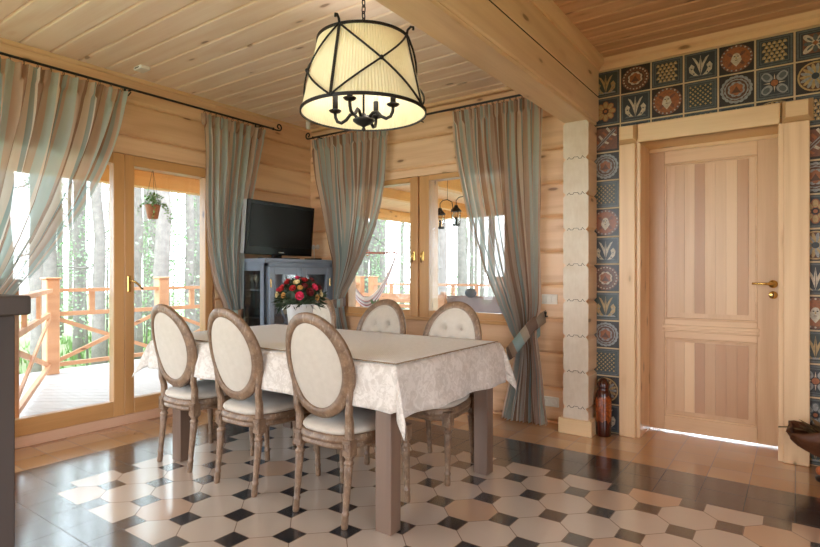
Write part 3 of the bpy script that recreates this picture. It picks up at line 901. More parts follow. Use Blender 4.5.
dup(ch, (-2.44, 2.87, 0), PI, 'far-side chair with tufted oval back, between the two other far-side chairs')
dup(ch, (-3.10, 2.87, 0), PI, 'far-side tufted oval-back chair half hidden behind the flower bucket')

# ------------------------------------------------------------------ flowers
vx, vy, vz = -2.555, 2.41, TZT+.013
b = new()
lathe(b, [(0, 0), (.058, 0), (.06, .004), (.069, .08), (.084, .2), (.088, .214), (.092, .218), (.09, .222), (.084, .219), (.08, .2), (.06, .05), (0, .05)], 36, (vx, vy, vz))
M_zinc = plain('white_silver_bucket', (.72, .73, .75), .3, .35, .25, scale=18)
tag(obj('flower_bucket', b, M_zinc), 'tapered silvery white bucket holding the bouquet on the dining table', 'vase')
fl = thing('bouquet', 'domed bouquet of red, pink and cream roses with dark spiky greenery', 'flowers', (vx, vy, vz+.228))
M_green = plain('dark_greenery', (.022, .045, .015), .6, var=.5, scale=20)
RC = dict(red=(.42, .012, .015), pink=(.75, .04, .12), cream=(.75, .62, .34), peach=(.55, .3, .08), dark_red=(.16, .008, .012))
RM = {k: plain('rose_'+k, c, .6, var=.2, scale=60) for k, c in RC.items()}
b = new(); rr = random.Random(5)
ball(b, (0, 0, .045), .1, 0, 16, (1.15, 1.15, .9))
for k in range(900):
    a = rr.uniform(0, 2*PI); e = rr.uniform(-.35, 1.3); R = .125+.012*rr.random()
    d = Vector((math.cos(a)*math.cos(e), math.sin(a)*math.cos(e), math.sin(e)*.95)); c = Vector((0, 0, .02))+d*R*.93
    L = rr.uniform(.04, .075) if e < .2 else rr.uniform(.02, .04)
    dd = (d+Vector((rr.uniform(-.6, .6), rr.uniform(-.6, .6), rr.uniform(-.5, .3)))).normalized()
    s = dd.cross(Vector((rr.random(), rr.random(), rr.random()))).normalized()*rr.uniform(.003, .007)
    tri(b, [c-s*.4, c+dd*L*.5-s, c+dd*L, c+dd*L*.5+s, c+s*.4])
obj('foliage', b, M_green, fl)
def rose(c, d, r, mat, name='rose'):
    b = new(); d = Vector(d).normalized(); q = d.to_track_quat('Z', 'Y').to_matrix().to_4x4(); M = Matrix.Translation(c) @ q
    t = bmesh.new()
    ball(t, (0, 0, 0), r*.45, 0, 8, (1, 1, 1.1))
    for ring, (n, rad, h, tilt) in enumerate(((3, .34, .55, .15), (5, .6, .45, .45), (6, .9, .25, .9))):
        for k in range(n):
            a = 2*PI*k/n+ring*.6; ww = 2*PI/n*.62
            P = [(rad*.35*math.cos(a+j*ww*.5), rad*.35*math.sin(a+j*ww*.5), -.3) for j in (-1, 0, 1)]
            Q = [(rad*math.cos(a+j*ww), rad*math.sin(a+j*ww), h-(.12 if j else 0)) for j in (-1, 0, 1)]
            P = [t.verts.new((x*r, y*r, z*r)) for x, y, z in P]; Q = [t.verts.new((x*r, y*r, z*r)) for x, y, z in Q]
            for j in (0, 1): t.faces.new((P[j], P[j+1], Q[j+1], Q[j])).smooth = True
    merge(b, t, M)
    return obj(name, b, RM[mat], fl, None, False)
spots = []
cols = ['red', 'cream', 'pink', 'dark_red', 'peach', 'cream', 'red', 'peach']
tries = 0
# directions toward the viewer first, so that the colours fall as seen from the room
vdir = Vector((.59, -.55, 0)).normalized(); rdir = Vector((.811, .585, 0))
fixed = [(-.02, .10, 'pink', .03), (.68, .55, 'pink', .028), (-.72, .42, 'red', .03), (-.55, .75, 'red', .026), (.2, .95, 'red', .026), (.45, .3, 'dark_red', .03), (-.9, .12, 'cream', .024),
         (-.62, .1, 'peach', .022), (.95, .15, 'cream', .022), (.78, .0, 'peach', .022), (-.15, .78, 'cream', .024), (.2, .62, 'dark_red', .022), (.0, .5, 'peach', .02), (-.3, .45, 'red', .024), (-.97, .35, 'pink', .022)]
for (sx, sz, c_, r_) in fixed:
    f = math.sqrt(max(0.02, 1-sx*sx-sz*sz*.8)); d = rdir*sx+vdir*f+Vector((0, 0, sz))
    d.normalize(); rose(Vector((0, 0, .035))+Vector((d.x*.145, d.y*.145, d.z*.125)), d, r_, c_); spots.append(d)
while len(spots) < 38 and tries < 900:
    tries += 1; a = rr.uniform(0, 2*PI); z = rr.uniform(0, 1); f = math.sqrt(1-z*z); d = Vector((f*math.cos(a), f*math.sin(a), z))
    if all((d-s).length > .42 for s in spots):
        spots.append(d); c_ = cols[len(spots) % len(cols)]
        rose(Vector((0, 0, .035))+Vector((d.x*.14, d.y*.14, d.z*.125)), d, rr.uniform(.018, .027), c_)

# ------------------------------------------------------------------ pendant lamp
LAMPW = 1.8
LX, LY = -1.937, 2.30; LB, LT, RB, RT = 2.086, 2.476, .341, .252
lm = thing('pendant_lamp', 'cream pleated drum shade pendant in a black iron cage above the table', 'lamp', (LX, LY, 0))
def shade_mat():
    g = G('cream_pleated_shade'); n = g.noise(g.co(), 8, 2)
    c = g.mix(n, hexc('f6eed2'), hexc('e8dcb6'))
    d = g.node('ShaderNodeBsdfDiffuse'); g.put(d.inputs[0], c)
    t = g.node('ShaderNodeBsdfTranslucent'); g.put(t.inputs[0], c)
    m1 = g.node('ShaderNodeMixShader'); m1.inputs[0].default_value = .12
    g.l.new(d.outputs[0], m1.inputs[1]); g.l.new(t.outputs[0], m1.inputs[2]); g.l.new(m1.outputs[0], g.o.inputs[0])
    return g.m
b = new(); n = 240
def lr(z): return RB+(RT-RB)*(z-LB)/(LT-LB)
rows_ = [LB+(LT-LB)*i/8 for i in range(9)]
R = [[b.verts.new((  (lr(z)-.006+(.0035 if k % 2 else 0))*math.cos(2*PI*k/n), (lr(z)-.006+(.0035 if k % 2 else 0))*math.sin(2*PI*k/n), z)) for k in range(n)] for z in rows_]
for a, c in zip(R, R[1:]):
    for k in range(n): b.faces.new((a[k], a[(k+1) % n], c[(k+1) % n], c[k]))
obj('lamp_shade', b, shade_mat(), lm)
fd = Vector((.585, -.811, 0)); rd = Vector((.811, .585, 0))
def pol(phi, r, z): p = fd*math.cos(phi)*r+rd*math.sin(phi)*r; return Vector((p.x, p.y, z))
def ringbm(r, z, w, h):
    b = new(); n = 72; A = []
    for k in range(n):
        a = 2*PI*k/n; A.append([b.verts.new((math.cos(a)*q, math.sin(a)*q, zz)) for q, zz in ((r, z-h/2), (r+w, z-h/2), (r+w, z+h/2), (r, z+h/2))])
    for k in range(n):
        for i in range(4): b.faces.new((A[k][i], A[k][(i+1) % 4], A[(k+1) % n][(i+1) % 4], A[(k+1) % n][i])).smooth = False
    return b
obj('bottom_ring', ringbm(RB-.002, LB, .007, .017), M_black, lm); obj('top_ring', ringbm(RT-.002, LT, .007, .014), M_black, lm)
ph = [math.radians(-24+90*k) for k in range(4)]
for k, a in enumerate(ph):
    b = new()
    P = [pol(a, lr(LB+(LT-LB)*i/6)+.006, LB+(LT-LB)*i/6) for i in range(7)]
    for p, q in zip(P, P[1:]): bar(b, p, q, .014, .006, 0, fd*math.cos(a)+rd*math.sin(a))
    hk = [pol(a, RT+.006, LT-.01), pol(a, RT+.012, LT+.02), pol(a, RT+.03, LT+.035), pol(a, RT+.045, LT+.03), pol(a, RT+.045, LT+.015)]
    tube(b, hk, .0065, 8)
    obj('upright_strap', b, M_black, lm)
    for s in (0, 1):
        b = new(); m = 14; P = []
        for i in range(m+1):
            t = i/m; aa = a+t*PI/2; z = (LB+(LT-LB)*t) if s == 0 else (LT-(LT-LB)*t)
            P.append(pol(aa, lr(z)+.007+.004*math.sin(PI*t), z))
        tube(b, P, .0055, 6)
        if s == 0: ball(b, pol(a+PI/4, lr((LB+LT)/2)+.014, (LB+LT)/2), .012, 0, 10)
        obj('cross_strap', b, M_black, lm)
b = new()
for k in range(4): tube(b, [pol(ph[k], RT, LT), pol(ph[k], .12, LT+.02), pol(ph[k], .02, LT+.045)], .005, 6)
tube(b, [(0, 0, 2.05), (0, 0, LT+.06)], .006, 8)
ball(b, (0, 0, LT+.05), .018)
obj('spider', b, M_black, lm)
b = new()
lathe(b, [(0, 1.985), (.008, 1.99), (.012, 2.0), (.006, 2.008), (.014, 2.016), (.04, 2.028), (.058, 2.042), (.06, 2.05), (.035, 2.062), (.018, 2.07), (.012, 2.085), (0, 2.09)], 24)
obj('hub', b, M_black, lm)
for k in range(4):
    a = math.radians(70+90*k); b = new()
    P = [(.03, 2.055), (.055, 2.085), (.08, 2.088), (.105, 2.06), (.135, 2.045), (.16, 2.055), (.172, 2.08), (.174, 2.105)]
    tube(b, [pol(a, r, z) for r, z in P], .0095, 8)
    c = pol(a, .174, 0)
    lathe(b, [(0, 2.103), (.012, 2.104), (.028, 2.11), (.036, 2.118), (.034, 2.12), (.014, 2.116), (0, 2.116)], 18, (c.x, c.y, 0))
    am = obj('arm', b, M_black, lm)
    b = new(); lathe(b, [(.015, 2.116), (.016, 2.2), (.012, 2.205), (0, 2.205)], 14, (c.x, c.y, 0)); obj('candle_sleeve', b, M_black, am)
    b = new(); lathe(b, [(.006, 2.205), (.013, 2.225), (.015, 2.245), (.008, 2.28), (0, 2.3)], 14, (c.x, c.y, 0)); obj('bulb', b, plain('bulb_glass', (.8, .78, .7), .15, var=.02) if k == 0 else bpy.data.materials['bulb_glass'], am)
b = new(); z = LT+.055; k = 0
while z < 2.785:
    pts = []
    for i in range(16):
        a = 2*PI*i/16; u_, w_ = math.cos(a)*.011, math.sin(a)*.024
        pts.append((u_ if k % 2 else 0, 0 if k % 2 else u_, z+.02+w_))
    tube(b, pts, .0035, 6, closed=True); z += .036; k += 1
obj('chain', b, M_black, lm)
for k in range(4):
    p_ = pol(math.radians(70+90*k), .174, 2.25); ld = bpy.data.lights.new('bulb_fill_light', 'POINT'); ld.energy = LAMPW; ld.color = (1, .95, .9); ld.shadow_soft_size = .04  # pendant itself is unlit; these lights are added to lift the tabletop
    lo = bpy.data.objects.new('bulb_fill_light', ld); C.objects.link(lo); lo.parent = lm; lo.location = (p_.x, p_.y, 2.25)
b = new(); lathe(b, [(.012, 2.76), (.03, 2.766), (.055, 2.78), (.055, 2.7895), (0, 2.7895)], 24); obj('canopy', b, M_black, lm)

# ------------------------------------------------------------------ curtains
def curtain(name, label, axis, plane, out, L, Rr, zt, zb, U, amp=.032, pleats=9, nst=1.0, ph0=0.0, floor_flare=0, group=None, reveal=0):
    """axis: 'X' or 'Y' = direction of the rod; out = sign towards the room; L,Rr: (z, coordinate) keys"""
    t = thing(name, label, 'curtain', (0, 0, 0), group=group)
    b = new(); uvl = b.loops.layers.uv.new('UVMap'); nu, nv = 200, 90
    rs = random.Random(int(ph0*10)); wob = [rs.uniform(-1, 1) for _ in range(12)]
    g_ = []
    top = interp(Rr, zt)-interp(L, zt)
    for j in range(nv+1):
        v = j/nv; z = zt+(zb-zt)*v
        l, r = interp(L, z), interp(Rr, z); w = max(.05, abs(r-l)/abs(top))
        A = amp*(.55+.9*(1-w))*(1 if v > .04 else .7+.3*v/.04)
        A = min(A, .062)
        row = []
        for i in range(nu+1):
            u = i/nu
            uu = u+.010*math.sin(2*PI*(u*3+v*1.3)+ph0)*(v > .02)
            ang = 2*PI*pleats*uu+ph0
            s = math.sin(ang+wob[int(u*11)]*.5*min(1, v*3))
            fold = s*(abs(s)**-.25 if abs(s) > .01 else 1)
            d = A*fold+.010*math.sin(2*PI*(u*2.3+v*1.1)+ph0)*min(1, v*5)
            if v < .035:                                   # pinch pleats under the rod
                k_ = math.cos(2*PI*pleats*u*2+ph0)
                d = .018*k_+.008*math.cos(6*PI*pleats*u)
            a = l+(r-l)*(u+.012*math.cos(ang)*min(1, v*6))
            zz = z
            if floor_flare and v > .93: d += floor_flare*(v-.93)/.07*(.4+.6*math.sin(u*9)**2)
            p = (a, plane+out*d, zz) if axis == 'X' else (plane+out*d, a, zz)
            row.append((b.verts.new(p), u, v))
        g_.append(row)
    for j in range(nv):
        for i in range(nu):
            q = (g_[j][i], g_[j][i+1], g_[j+1][i+1], g_[j+1][i])
            f = b.faces.new([x[0] for x in q]); f.smooth = True
            for lp, x in zip(f.loops, q): lp[uvl].uv = (x[1]*nst*1.0+ph0*.13, x[2])
    obj('fabric', b, M_curtain, t, norm=False)
    n = int(pleats*1.5)
    for k in range(n):
        b = new(); a = interp(L, zt)+(interp(Rr, zt)-interp(L, zt))*(k+.5)/n
        pts = [(0, .012*math.cos(q), zt+.006+.014*math.sin(q)) for q in [2*PI*i/12 for i in range(12)]]
        P = [((a, plane+p[1], p[2]) if axis == 'X' else (plane+p[1], a, p[2])) for p in pts]
        tube(b, P, .002, 5, closed=True)
        obj('hook', b, M_black, t)
    return t
XR = XL+.12; YR = YB-.10
fv = lambda ks: [(z, a) for a, z in ks]
c1R = fv([(2.18, 2.63), (2.11, 2.311), (2.013, 2.026), (1.871, 1.71), (1.717, 1.445), (1.566, 1.231), (1.40, 1.03), (1.24, .86), (1.20, .78), (1.24, .6), (1.3, .02)])
c1L = fv([(.62, 2.63), (.66, 2.0), (.75, 1.5), (.88, 1.1), (.98, .86), (1.0, .78), (.95, .6), (.9, .02)])
curtain('curtain', 'widest blue and taupe striped curtain, swept left across the patio door', 'Y', XR, 1, c1L, c1R, 2.625, .02, 1, .036, 13, 4.0, .4)
c2L = fv([(2.835, 2.62), (2.859, 2.296), (2.869, 1.787), (2.909, 1.355), (2.971, 1.106), (3.065, .92), (3.08, .8), (3.06, .6), (3.05, .02)])
c2R = fv([(3.537, 2.62), (3.451, 2.261), (3.368, 1.884), (3.287, 1.526), (3.262, 1.242), (3.245, .92), (3.26, .8), (3.28, .6), (3.29, .02)])
curtain('curtain', 'narrow striped curtain hanging between the patio door and the television', 'Y', XR, 1, c2L, c2R, 2.62, .02, 1, .034, 8, 2.6, 1.3)
c3L = fv([(-4.24, 2.644), (-4.16, 2.208), (-4.072, 1.882), (-3.985, 1.562), (-3.905, 1.30), (-3.895, 1.1), (-3.89, .98), (-3.885, .86), (-3.885, .6), (-3.885, .02)])
c3R = fv([(-3.19, 2.644), (-3.217, 2.306), (-3.266, 2.021), (-3.366, 1.686), (-3.507, 1.394), (-3.665, 1.144), (-3.79, .96), (-3.80, .86), (-3.74, .6), (-3.70, .02)])
curtain('curtain', 'striped curtain left of the back window, gathered beside the blue cabinet', 'X', YR, -1, c3L, c3R, 2.64, .02, 1, .034, 11, 4.0, 2.1)
c4L = fv([(-2.49, 2.643), (-2.448, 2.3), (-2.377, 1.94), (-2.288, 1.585), (-2.172, 1.238), (-2.041, .944), (-1.93, .74), (-1.87, .62), (-1.90, .42), (-1.95, .2), (-1.985, .02)])
c4R = fv([(-1.64, 2.643), (-1.655, 1.8), (-1.66, 1.2), (-1.665, .95), (-1.70, .75), (-1.69, .62), (-1.66, .42), (-1.64, .2), (-1.60, .02)])
curtain('curtain', 'striped curtain right of the back window, pulled aside by a striped band', 'X', YR, -1, c4L, c4R, 2.64, .012, 1, .036, 11, 4.0, 2.9, floor_flare=.05)

def band_mesh(P, w, uvrep=1.0):
    b = new(); uvl = b.loops.layers.uv.new('UVMap'); V = []
    for i, (p, up) in enumerate(P):
        p = Vector(p); up = Vector(up).normalized()
        V.append((b.verts.new(p+up*w/2), b.verts.new(p-up*w/2)))
    for i in range(len(V)-1):
        f = b.faces.new((V[i][0], V[i+1][0], V[i+1][1], V[i][1])); f.smooth = True
        for lp, u_, v_ in zip(f.loops, (i, i+1, i+1, i), (1, 1, 0, 0)): lp[uvl].uv = (u_/(len(V)-1)*uvrep, v_)
    return b
def tieback(label, P, w, rep, hook):
    t = thing('curtain_tieback', label, 'curtain tieback')
    o = obj('band', band_mesh(P, w, rep), M_band2, t, norm=False); m = o.modifiers.new('s', 'SOLIDIFY'); m.thickness = .006
    b = new(); tube(b, hook, .006, 8); ball(b, hook[-1], .011); obj('hook', b, M_black, t, 'small black wall hook')
def band_mat():
    g = G('striped_tieback'); uv = g.sep(g.co('UV'))
    st = [(0, hexc('8f8577')), (.14, hexc('6a5548')), (.3, hexc('a39684')), (.42, hexc('8ea39f')), (.6, hexc('9a7f6a')), (.74, hexc('6a5548')), (.88, hexc('8ea39f'))]
    c = g.ramp(g.ma('FRACT', uv[0]), st, 'CONSTANT')
    return g.set(col=c, rough=.75)
M_band2 = band_mat()
P = [((-1.655, YB-.02, .86), (0, 0, 1)), ((-1.70, YR-.085, .80), (-.35, 0, 1)), ((-1.77, YR-.105, .71), (-.5, 0, 1)), ((-1.84, YR-.11, .62), (-.5, 0, 1)), ((-1.90, YR-.095, .56), (-.45, 0, 1)), ((-1.935, YR-.05, .545), (-.2, 0, 1)), ((-1.92, YR+.02, .56), (0, 0, 1)), ((-1.86, YR+.06, .6), (0, 0, 1)), ((-1.7, YR+.075, .75), (0, 0, 1))]
tieback('striped fabric tieback looped round the curtain beside the wall switches', P, .1, 1.6, [(-1.65, YB+.01, .86), (-1.65, YB-.035, .86), (-1.65, YB-.04, .89)])
P = [((-3.90, YR+.02, .9), (0, 0, 1)), ((-3.91, YR-.05, .895), (0, 0, 1)), ((-3.9, YR-.08, .89), (0, 0, 1)), ((-3.84, YR-.075, .9), (0, 0, 1)), ((-3.79, YR-.03, .91), (0, 0, 1)), ((-3.80, YR+.05, .92), (0, 0, 1))]
tieback('tieback on the curtain beside the blue cabinet and the back window', P, .09, 1.3, [(-3.91, YB+.01, .92), (-3.91, YB-.03, .92), (-3.91, YB-.035, .94)])
P = [((XR-.03, 3.08, .83), (0, 0, 1)), ((XR+.05, 3.075, .83), (0, 0, 1)), ((XR+.08, 3.13, .83), (0, 0, 1)), ((XR+.08, 3.2, .835), (0, 0, 1)), ((XR+.04, 3.255, .84), (0, 0, 1)), ((XR-.04, 3.25, .85), (0, 0, 1))]
tieback('tieback on the narrow curtain between patio door and cabinet', P, .09, 1.3, [(XL-.01, 3.25, .86), (XL+.03, 3.25, .86), (XL+.035, 3.25, .88)])

def rod(label, p0, p1, brk, scroll_ends, side):
    t = thing('curtain_rod', label, 'curtain rod')
    p0, p1 = Vector(p0), Vector(p1); d = (p1-p0).normalized()
    b = new(); tube(b, [p0+(p1-p0)*i/20 for i in range(21)], .0095, 10); obj('pole', b, M_black, t)
    for (e, s) in scroll_ends:
        c = p1 if e else p0; dd = d if e else -d; b = new()
        P = [c-dd*.01]
        for k in range(22):
            a = -PI/2+k*.30; r = .036*(1-k/34)
            P.append(c+dd*(.075+r*math.cos(a)*1.0)+Vector((0, 0, .0+.034+r*math.sin(a))))
        P.insert(1, c+dd*.035+Vector((0, 0, -.004)))
        tube(b, P, [.008]*4+[.0075]*(len(P)-4), 8); ball(b, c, .014); obj('scroll_finial', b, M_black, t)
    for q in brk:
        b = new(); c = p0+(p1-p0)*q; w = Vector(side)
        tube(b, [c, c+w*.05, c+w*.1, c+w*.118], .007, 8)
        bar(b, c+w*.112+Vector((0, 0, -.04)), c+w*.112+Vector((0, 0, .03)), .02, .006, 0, w)
        tube(b, [c+w*.112+Vector((0, 0, -.03)), c+w*.06+Vector((0, 0, -.035)), c+w*.02+Vector((0, 0, -.015))], .005, 6)
        obj('bracket', b, M_black, t)
rod('black iron curtain rod above the patio door, curled at its end', (XR, .45, 2.652), (XR, 3.64, 2.652), (.05, .555, .96), ((1, 1), (0, 1)), (-1, 0, 0))
rod('black iron curtain rod over the back window, its curled end near the corner', (-4.22, YR, 2.668), (-1.50, YR, 2.668), (.02, .5, .93), ((0, 1),), (0, 1, 0))

# ------------------------------------------------------------------ blue cabinet
CX0, CX1, CY0, CY1, CZ = -4.345, -3.955, 3.30, 4.2, 1.35
M_blue = plain('slate_blue_paint', hexc('8c98a9'), .4, var=.12, scale=12)
M_blue_in = plain('cabinet_inside', hexc('8490a2'), .6)
cb = thing('display_cabinet', 'slate blue painted display cabinet with glazed doors standing in the corner', 'cabinet', (0, 0, 0))
b = new()
bx(b, CX0, CX1, CY0, CY1, 0.0, .1, .004); bx(b, CX0+.01, CX1-.02, CY0+.01, CY1-.01, .1, .14)
bx(b, CX0, CX0+.015, CY0, CY1, .1, CZ-.03); bx(b, CX0, CX1-.02, CY1-.02, CY1, .1, CZ-.03); bx(b, CX0, CX1-.02, CY0+.02, CY1-.02, 1.27, CZ-.03)
# side frame facing the room
bx(b, CX0, CX0+.07, CY0, CY0+.02, .1, CZ-.03, .002); bx(b, CX1-.07, CX1, CY0, CY0+.02, .1, CZ-.03, .002)
bx(b, CX0+.07, CX1-.07, CY0, CY0+.02, .1, .2, .002); bx(b, CX0+.07, CX1-.07, CY0, CY0+.02, 1.235, CZ-.03, .002)
bx(b, CX1-.02, CX1, CY0, CY0+.04, .1, CZ-.03); bx(b, CX1-.02, CX1, CY1-.05, CY1, .1, CZ-.03); bx(b, CX1-.02, CX1, CY0, CY1, 1.275, CZ-.03)
obj('body', b, M_blue, cb)
b = new(); bx(b, CX0-.0, CX1+.03, CY0-.025, CY1+.02, CZ-.03, CZ, .006, seg=2); bx(b, CX0, CX1+.012, CY0-.01, CY1+.005, CZ-.045, CZ-.03, .003); obj('cornice', b, M_blue, cb)
b = new(); bx(b, CX0+.06, CX1-.06, CY0+.008, CY0+.012, .19, 1.245); obj('side_pane', b, M_glass, cb, 'clear glass side pane')
for z in (.42, .8, 1.06):
    b = new(); bx(b, CX0+.015, CX1-.03, CY0+.02, CY1-.02, z-.014, z); obj('shelf', b, M_blue_in, cb)
cm = (CY0+.04+CY1-.05)/2
for k, (a0, a1) in enumerate(((CY0+.042, cm-.002), (cm+.002, CY1-.052))):
    b = new(); x = CX1
    bx(b, x-.005, x+.016, a0, a0+.055, .115, 1.27, .003); bx(b, x-.005, x+.016, a1-.055, a1, .115, 1.27, .003)
    bx(b, x-.005, x+.016, a0+.055, a1-.055, .115, .2, .003); bx(b, x-.005, x+.016, a0+.055, a1-.055, 1.2, 1.27, .003)
    q0, q1 = a0+.055, a1-.055; m_ = (q0+q1)/2
    for (ya_, yb_) in ((q0, q1), (q1, q0)):        # curved glazing bars
        P = [(x+.008, ya_+(yb_-ya_)*(t**1.7)*.62, 1.2-.5*t) for t in [i/8 for i in range(9)]]
        for p, q in zip(P, P[1:]): bar(b, p, q, .012, .012)
    dr = obj('door', b, M_blue, cb)
    b = new(); bx(b, x+.002, x+.006, q0-.01, q1+.01, .19, 1.21); obj('pane', b, M_glass, dr, 'clear glass pane')
    b = new(); hy_ = a0+.012 if k == 0 else a1-.012
    for z in (1.12, .3): bx(b, x+.014, x+.02, hy_-.006, hy_+.006, z-.04, z+.04, .002)
    obj('hinge', b, M_brass, dr, 'brass hinges')
    b = new(); ky = a1-.03 if k == 0 else a0+.03; ball(b, (x+.028, ky, .72), .013); tube(b, [(x+.012, ky, .72), (x+.028, ky, .72)], .005, 8); obj('knob', b, M_brass, dr, 'brass knob')
# things kept inside
def goblet(label, x, y, z, gold):
    b = new(); lathe(b, [(0, 0), (.028, 0), (.028, .004), (.005, .01), (.005, .06), (.012, .07), (.028, .09), (.03, .14), (.027, .14), (.024, .092), (0, .08)], 20, (x, y, z))
    o = obj('goblet', b, gold); tag(o, label, 'glass', 'goblets in the blue cabinet'); return o
M_crystal = plain('pale_glassware', (.75, .72, .6), .12, .3, .2)
for (gx, gy) in ((-4.24, 3.38), (-4.15, 3.36), (-4.06, 3.39)):
    goblet('pale stemmed goblet behind the side pane on the top cabinet shelf', gx, gy, 1.06, M_crystal)
b = new()
lathe(b, [(0, 0), (.035, 0), (.035, .008), (.02, .014), (.024, .03), (.035, .05), (.03, .08), (.014, .1), (.02, .115), (.022, .13), (.012, .148), (0, .15)], 18, (-4.05, 3.42, .8))
tube(b, [(-4.02, 3.42, .86), (-3.995, 3.42, .88), (-4.0, 3.42, .91), (-4.03, 3.42, .9)], .006, 6)
tag(obj('figurine', b, plain('gold_figurine', (.65, .42, .12), .3, .8, .3)), 'small golden figurine on the middle shelf of the blue cabinet', 'figurine')
b = new(); lathe(b, [(0, 0), (.03, 0), (.05, .02), (.085, .055), (.08, .056), (.045, .025), (0, .018)], 26, (-4.13, 3.41, .42))
ball(b, (-4.11, 3.41, .475), .03); ball(b, (-4.15, 3.42, .47), .026); 
tag(obj('bowl', b, plain('white_china', (.75, .74, .7), .2, var=.05)), 'white china bowl on the lowest shelf inside the blue cabinet', 'bowl')
b = new(); lathe(b, [(0, 0), (.04, 0), (.045, .02), (.04, .12), (.018, .16), (.018, .2), (.024, .21), (0, .21)], 20, (-4.2, 3.75, .8))
tag(obj('decanter', b, M_crystal), 'pale glass decanter behind the left cabinet door', 'decanter')

# ------------------------------------------------------------------ television and box
tv = thing('television', 'black flat television with silver sides on top of the blue cabinet', 'television', (-4.14, 3.62, CZ), math.radians(3))
M_tvb = plain('tv_gloss_black', (.006, .006, .007), .25, var=.02, spec=.3)
M_tvs = plain('tv_screen', (.008, .007, .006), .3, var=.02, spec=.25)
M_silver = plain('tv_silver', (.55, .56, .58), .35, .5, .05)
ty0, ty1, tz0, tz1 = -.44, .44, .04, .545
Mt = Matrix.Rotation(math.radians(5), 4, 'Y')
b = new(); bx(b, .0, .03, ty0, ty1, tz0, tz1, .01, 0, Mt, 3); obj('bezel', b, M_tvb, tv)
b = new(); bx(b, .03, .0325, ty0+.035, ty1-.035, tz0+.075, tz1-.035, 0, 0, Mt); obj('screen', b, M_tvs, tv)
b = new(); bx(b, .0325, .034, -.035, .035, tz0+.022, tz0+.032, 0, 0, Mt)
obj('logo', b, M_silver, tv, 'small pale maker mark')
b = new(); bx(b, -.055, .004, ty0+.004, ty1-.004, tz0+.004, tz1-.004, .012, 0, Mt, 2); obj('back_shell', b, M_silver, tv, 'silver grey back shell')
b = new(); bx(b, -.04, -.01, -.06, .06, .008, .12, .004); bx(b, -.08, .1, -.2, .2, .001, .012, .005); obj('stand', b, M_tvb, tv)
b = new(); bx(b, -4.10, -3.94, 3.93, 4.02, CZ+.001, CZ+.014, .003); tag(obj('set_top_box', b, M_tvb), 'flat black box on the cabinet top beside the television', 'box')
# white double hook on the wall
t = thing('wall_socket', 'small white double fitting on the log wall between television and curtain', 'socket')
for k in (0, 1):
    b = new(); lathe(b, [(0, 0), (.026, 0), (.026, .012), (.016, .018), (0, .018)], 20, M=Matrix.Translation((-4.31+.065*k, YB, 1.5)) @ Matrix.Rotation(PI/2, 4, 'X')); obj('cap', b, M_white, t)
b = new(); tube(b, [(-4.30, YB-.008, 1.48), (-4.29, YB-.01, 1.4), (-4.295, YB-.008, 1.34)], .004, 6); obj('cord', b, M_white, t)

# ------------------------------------------------------------------ switches, sockets, detector
t = thing('light_switch', 'triple white light switch on the log wall above the curtain hook', 'switch', (-1.63, YB, 1.0))
b = new(); bx(b, -.066, .066, -.008, .004, -.04, .04, .003); obj('plate', b, M_cream, t)
for k in range(3): b = new(); bx(b, -.058+k*.04, -.022+k*.04, -.013, -.006, -.03, .03, .003); obj('rocker', b, M_cream, t)
t = thing('power_socket', 'double cream power socket low on the log wall beside the curtain hem', 'socket', (-1.63, YB, .172))
b = new(); bx(b, -.078, .078, -.008, .004, -.04, .04, .004); obj('plate', b, M_cream, t)
for k in (-1, 1):
    b = new(); lathe(b, [(.022, .008), (.022, .011), (.019, .011), (.018, .002), (0, .002)], 20, mat=0, M=Matrix.Translation((k*.038, -.003, 0)) @ Matrix.Rotation(PI/2, 4, 'X'))
    for s in (-1, 1): ball(b, (k*.038+s*.008, -.006, 0), .0035, 1, 6)
    obj('outlet', b, [M_cream, M_dark], t)
t = thing('smoke_detector', 'small white box detector on the ceiling above the patio door', 'detector', (-4.075, 2.21, H))
b = new(); bx(b, -.055, .055, -.04, .04, -.028, 0, .006); obj('housing', b, M_white, t)
b = new(); bx(b, -.03, .03, -.043, -.036, -.02, -.012, .002); obj('slot', b, M_dark, t, 'dark sensor slot')
t = thing('motion_sensor', 'white cylindrical sensor hanging from the ceiling in the corner', 'sensor', (-4.12, 4.0, H))
b = new(); lathe(b, [(.022, 0), (.024, -.02), (.024, -.075), (.02, -.082), (0, -.082)], 20); obj('body', b, M_white, t)

# ------------------------------------------------------------------ floor vase by the door
b = new(); vxx, vyy = -1.175, 4.165
prof = [(0, 0), (.05, 0), (.053, .01), (.056, .08), (.058, .18), (.058, .27), (.054, .31), (.044, .335), (.038, .345), (.043, .36), (.044, .385), (.03, .41), (.02, .425), (0, .43)]
def vasemat():
    g = G('dark_red_glaze'); s = g.sep(g.co()); n = g.noise(g.vm('MULTIPLY', g.co(), (1, 1, .35)), 38, 3, .6)
    z = g.ma('ADD', s[2], g.ma('MULTIPLY', g.ma('SUBTRACT', n, .5), .12))
    m = g.ma('MULTIPLY', g.ma('GREATER_THAN', z, .12), g.ma('LESS_THAN', z, .29))
    sc = g.node('ShaderNodeTexVoronoi'); g.put(sc.inputs['Vector'], g.co()); sc.inputs['Scale'].default_value = 55
    c = g.mix(m, (.05, .009, .005), (.32, .07, .012)); c = g.mix(g.mr(sc.outputs['Distance'], .2, .7, 0, .5), c, (.05, .01, .004))  # red and orange glaze, deepened to carry the shade of the corner
    return g.set(col=c, rough=.18)
lathe(b, prof, 32, (0, 0, 0))
o = obj('floor_vase', b, vasemat(), None, (vxx, vyy, 0)); tag(o, 'tall dark red vase with orange scales standing by the tiled wall', 'vase')

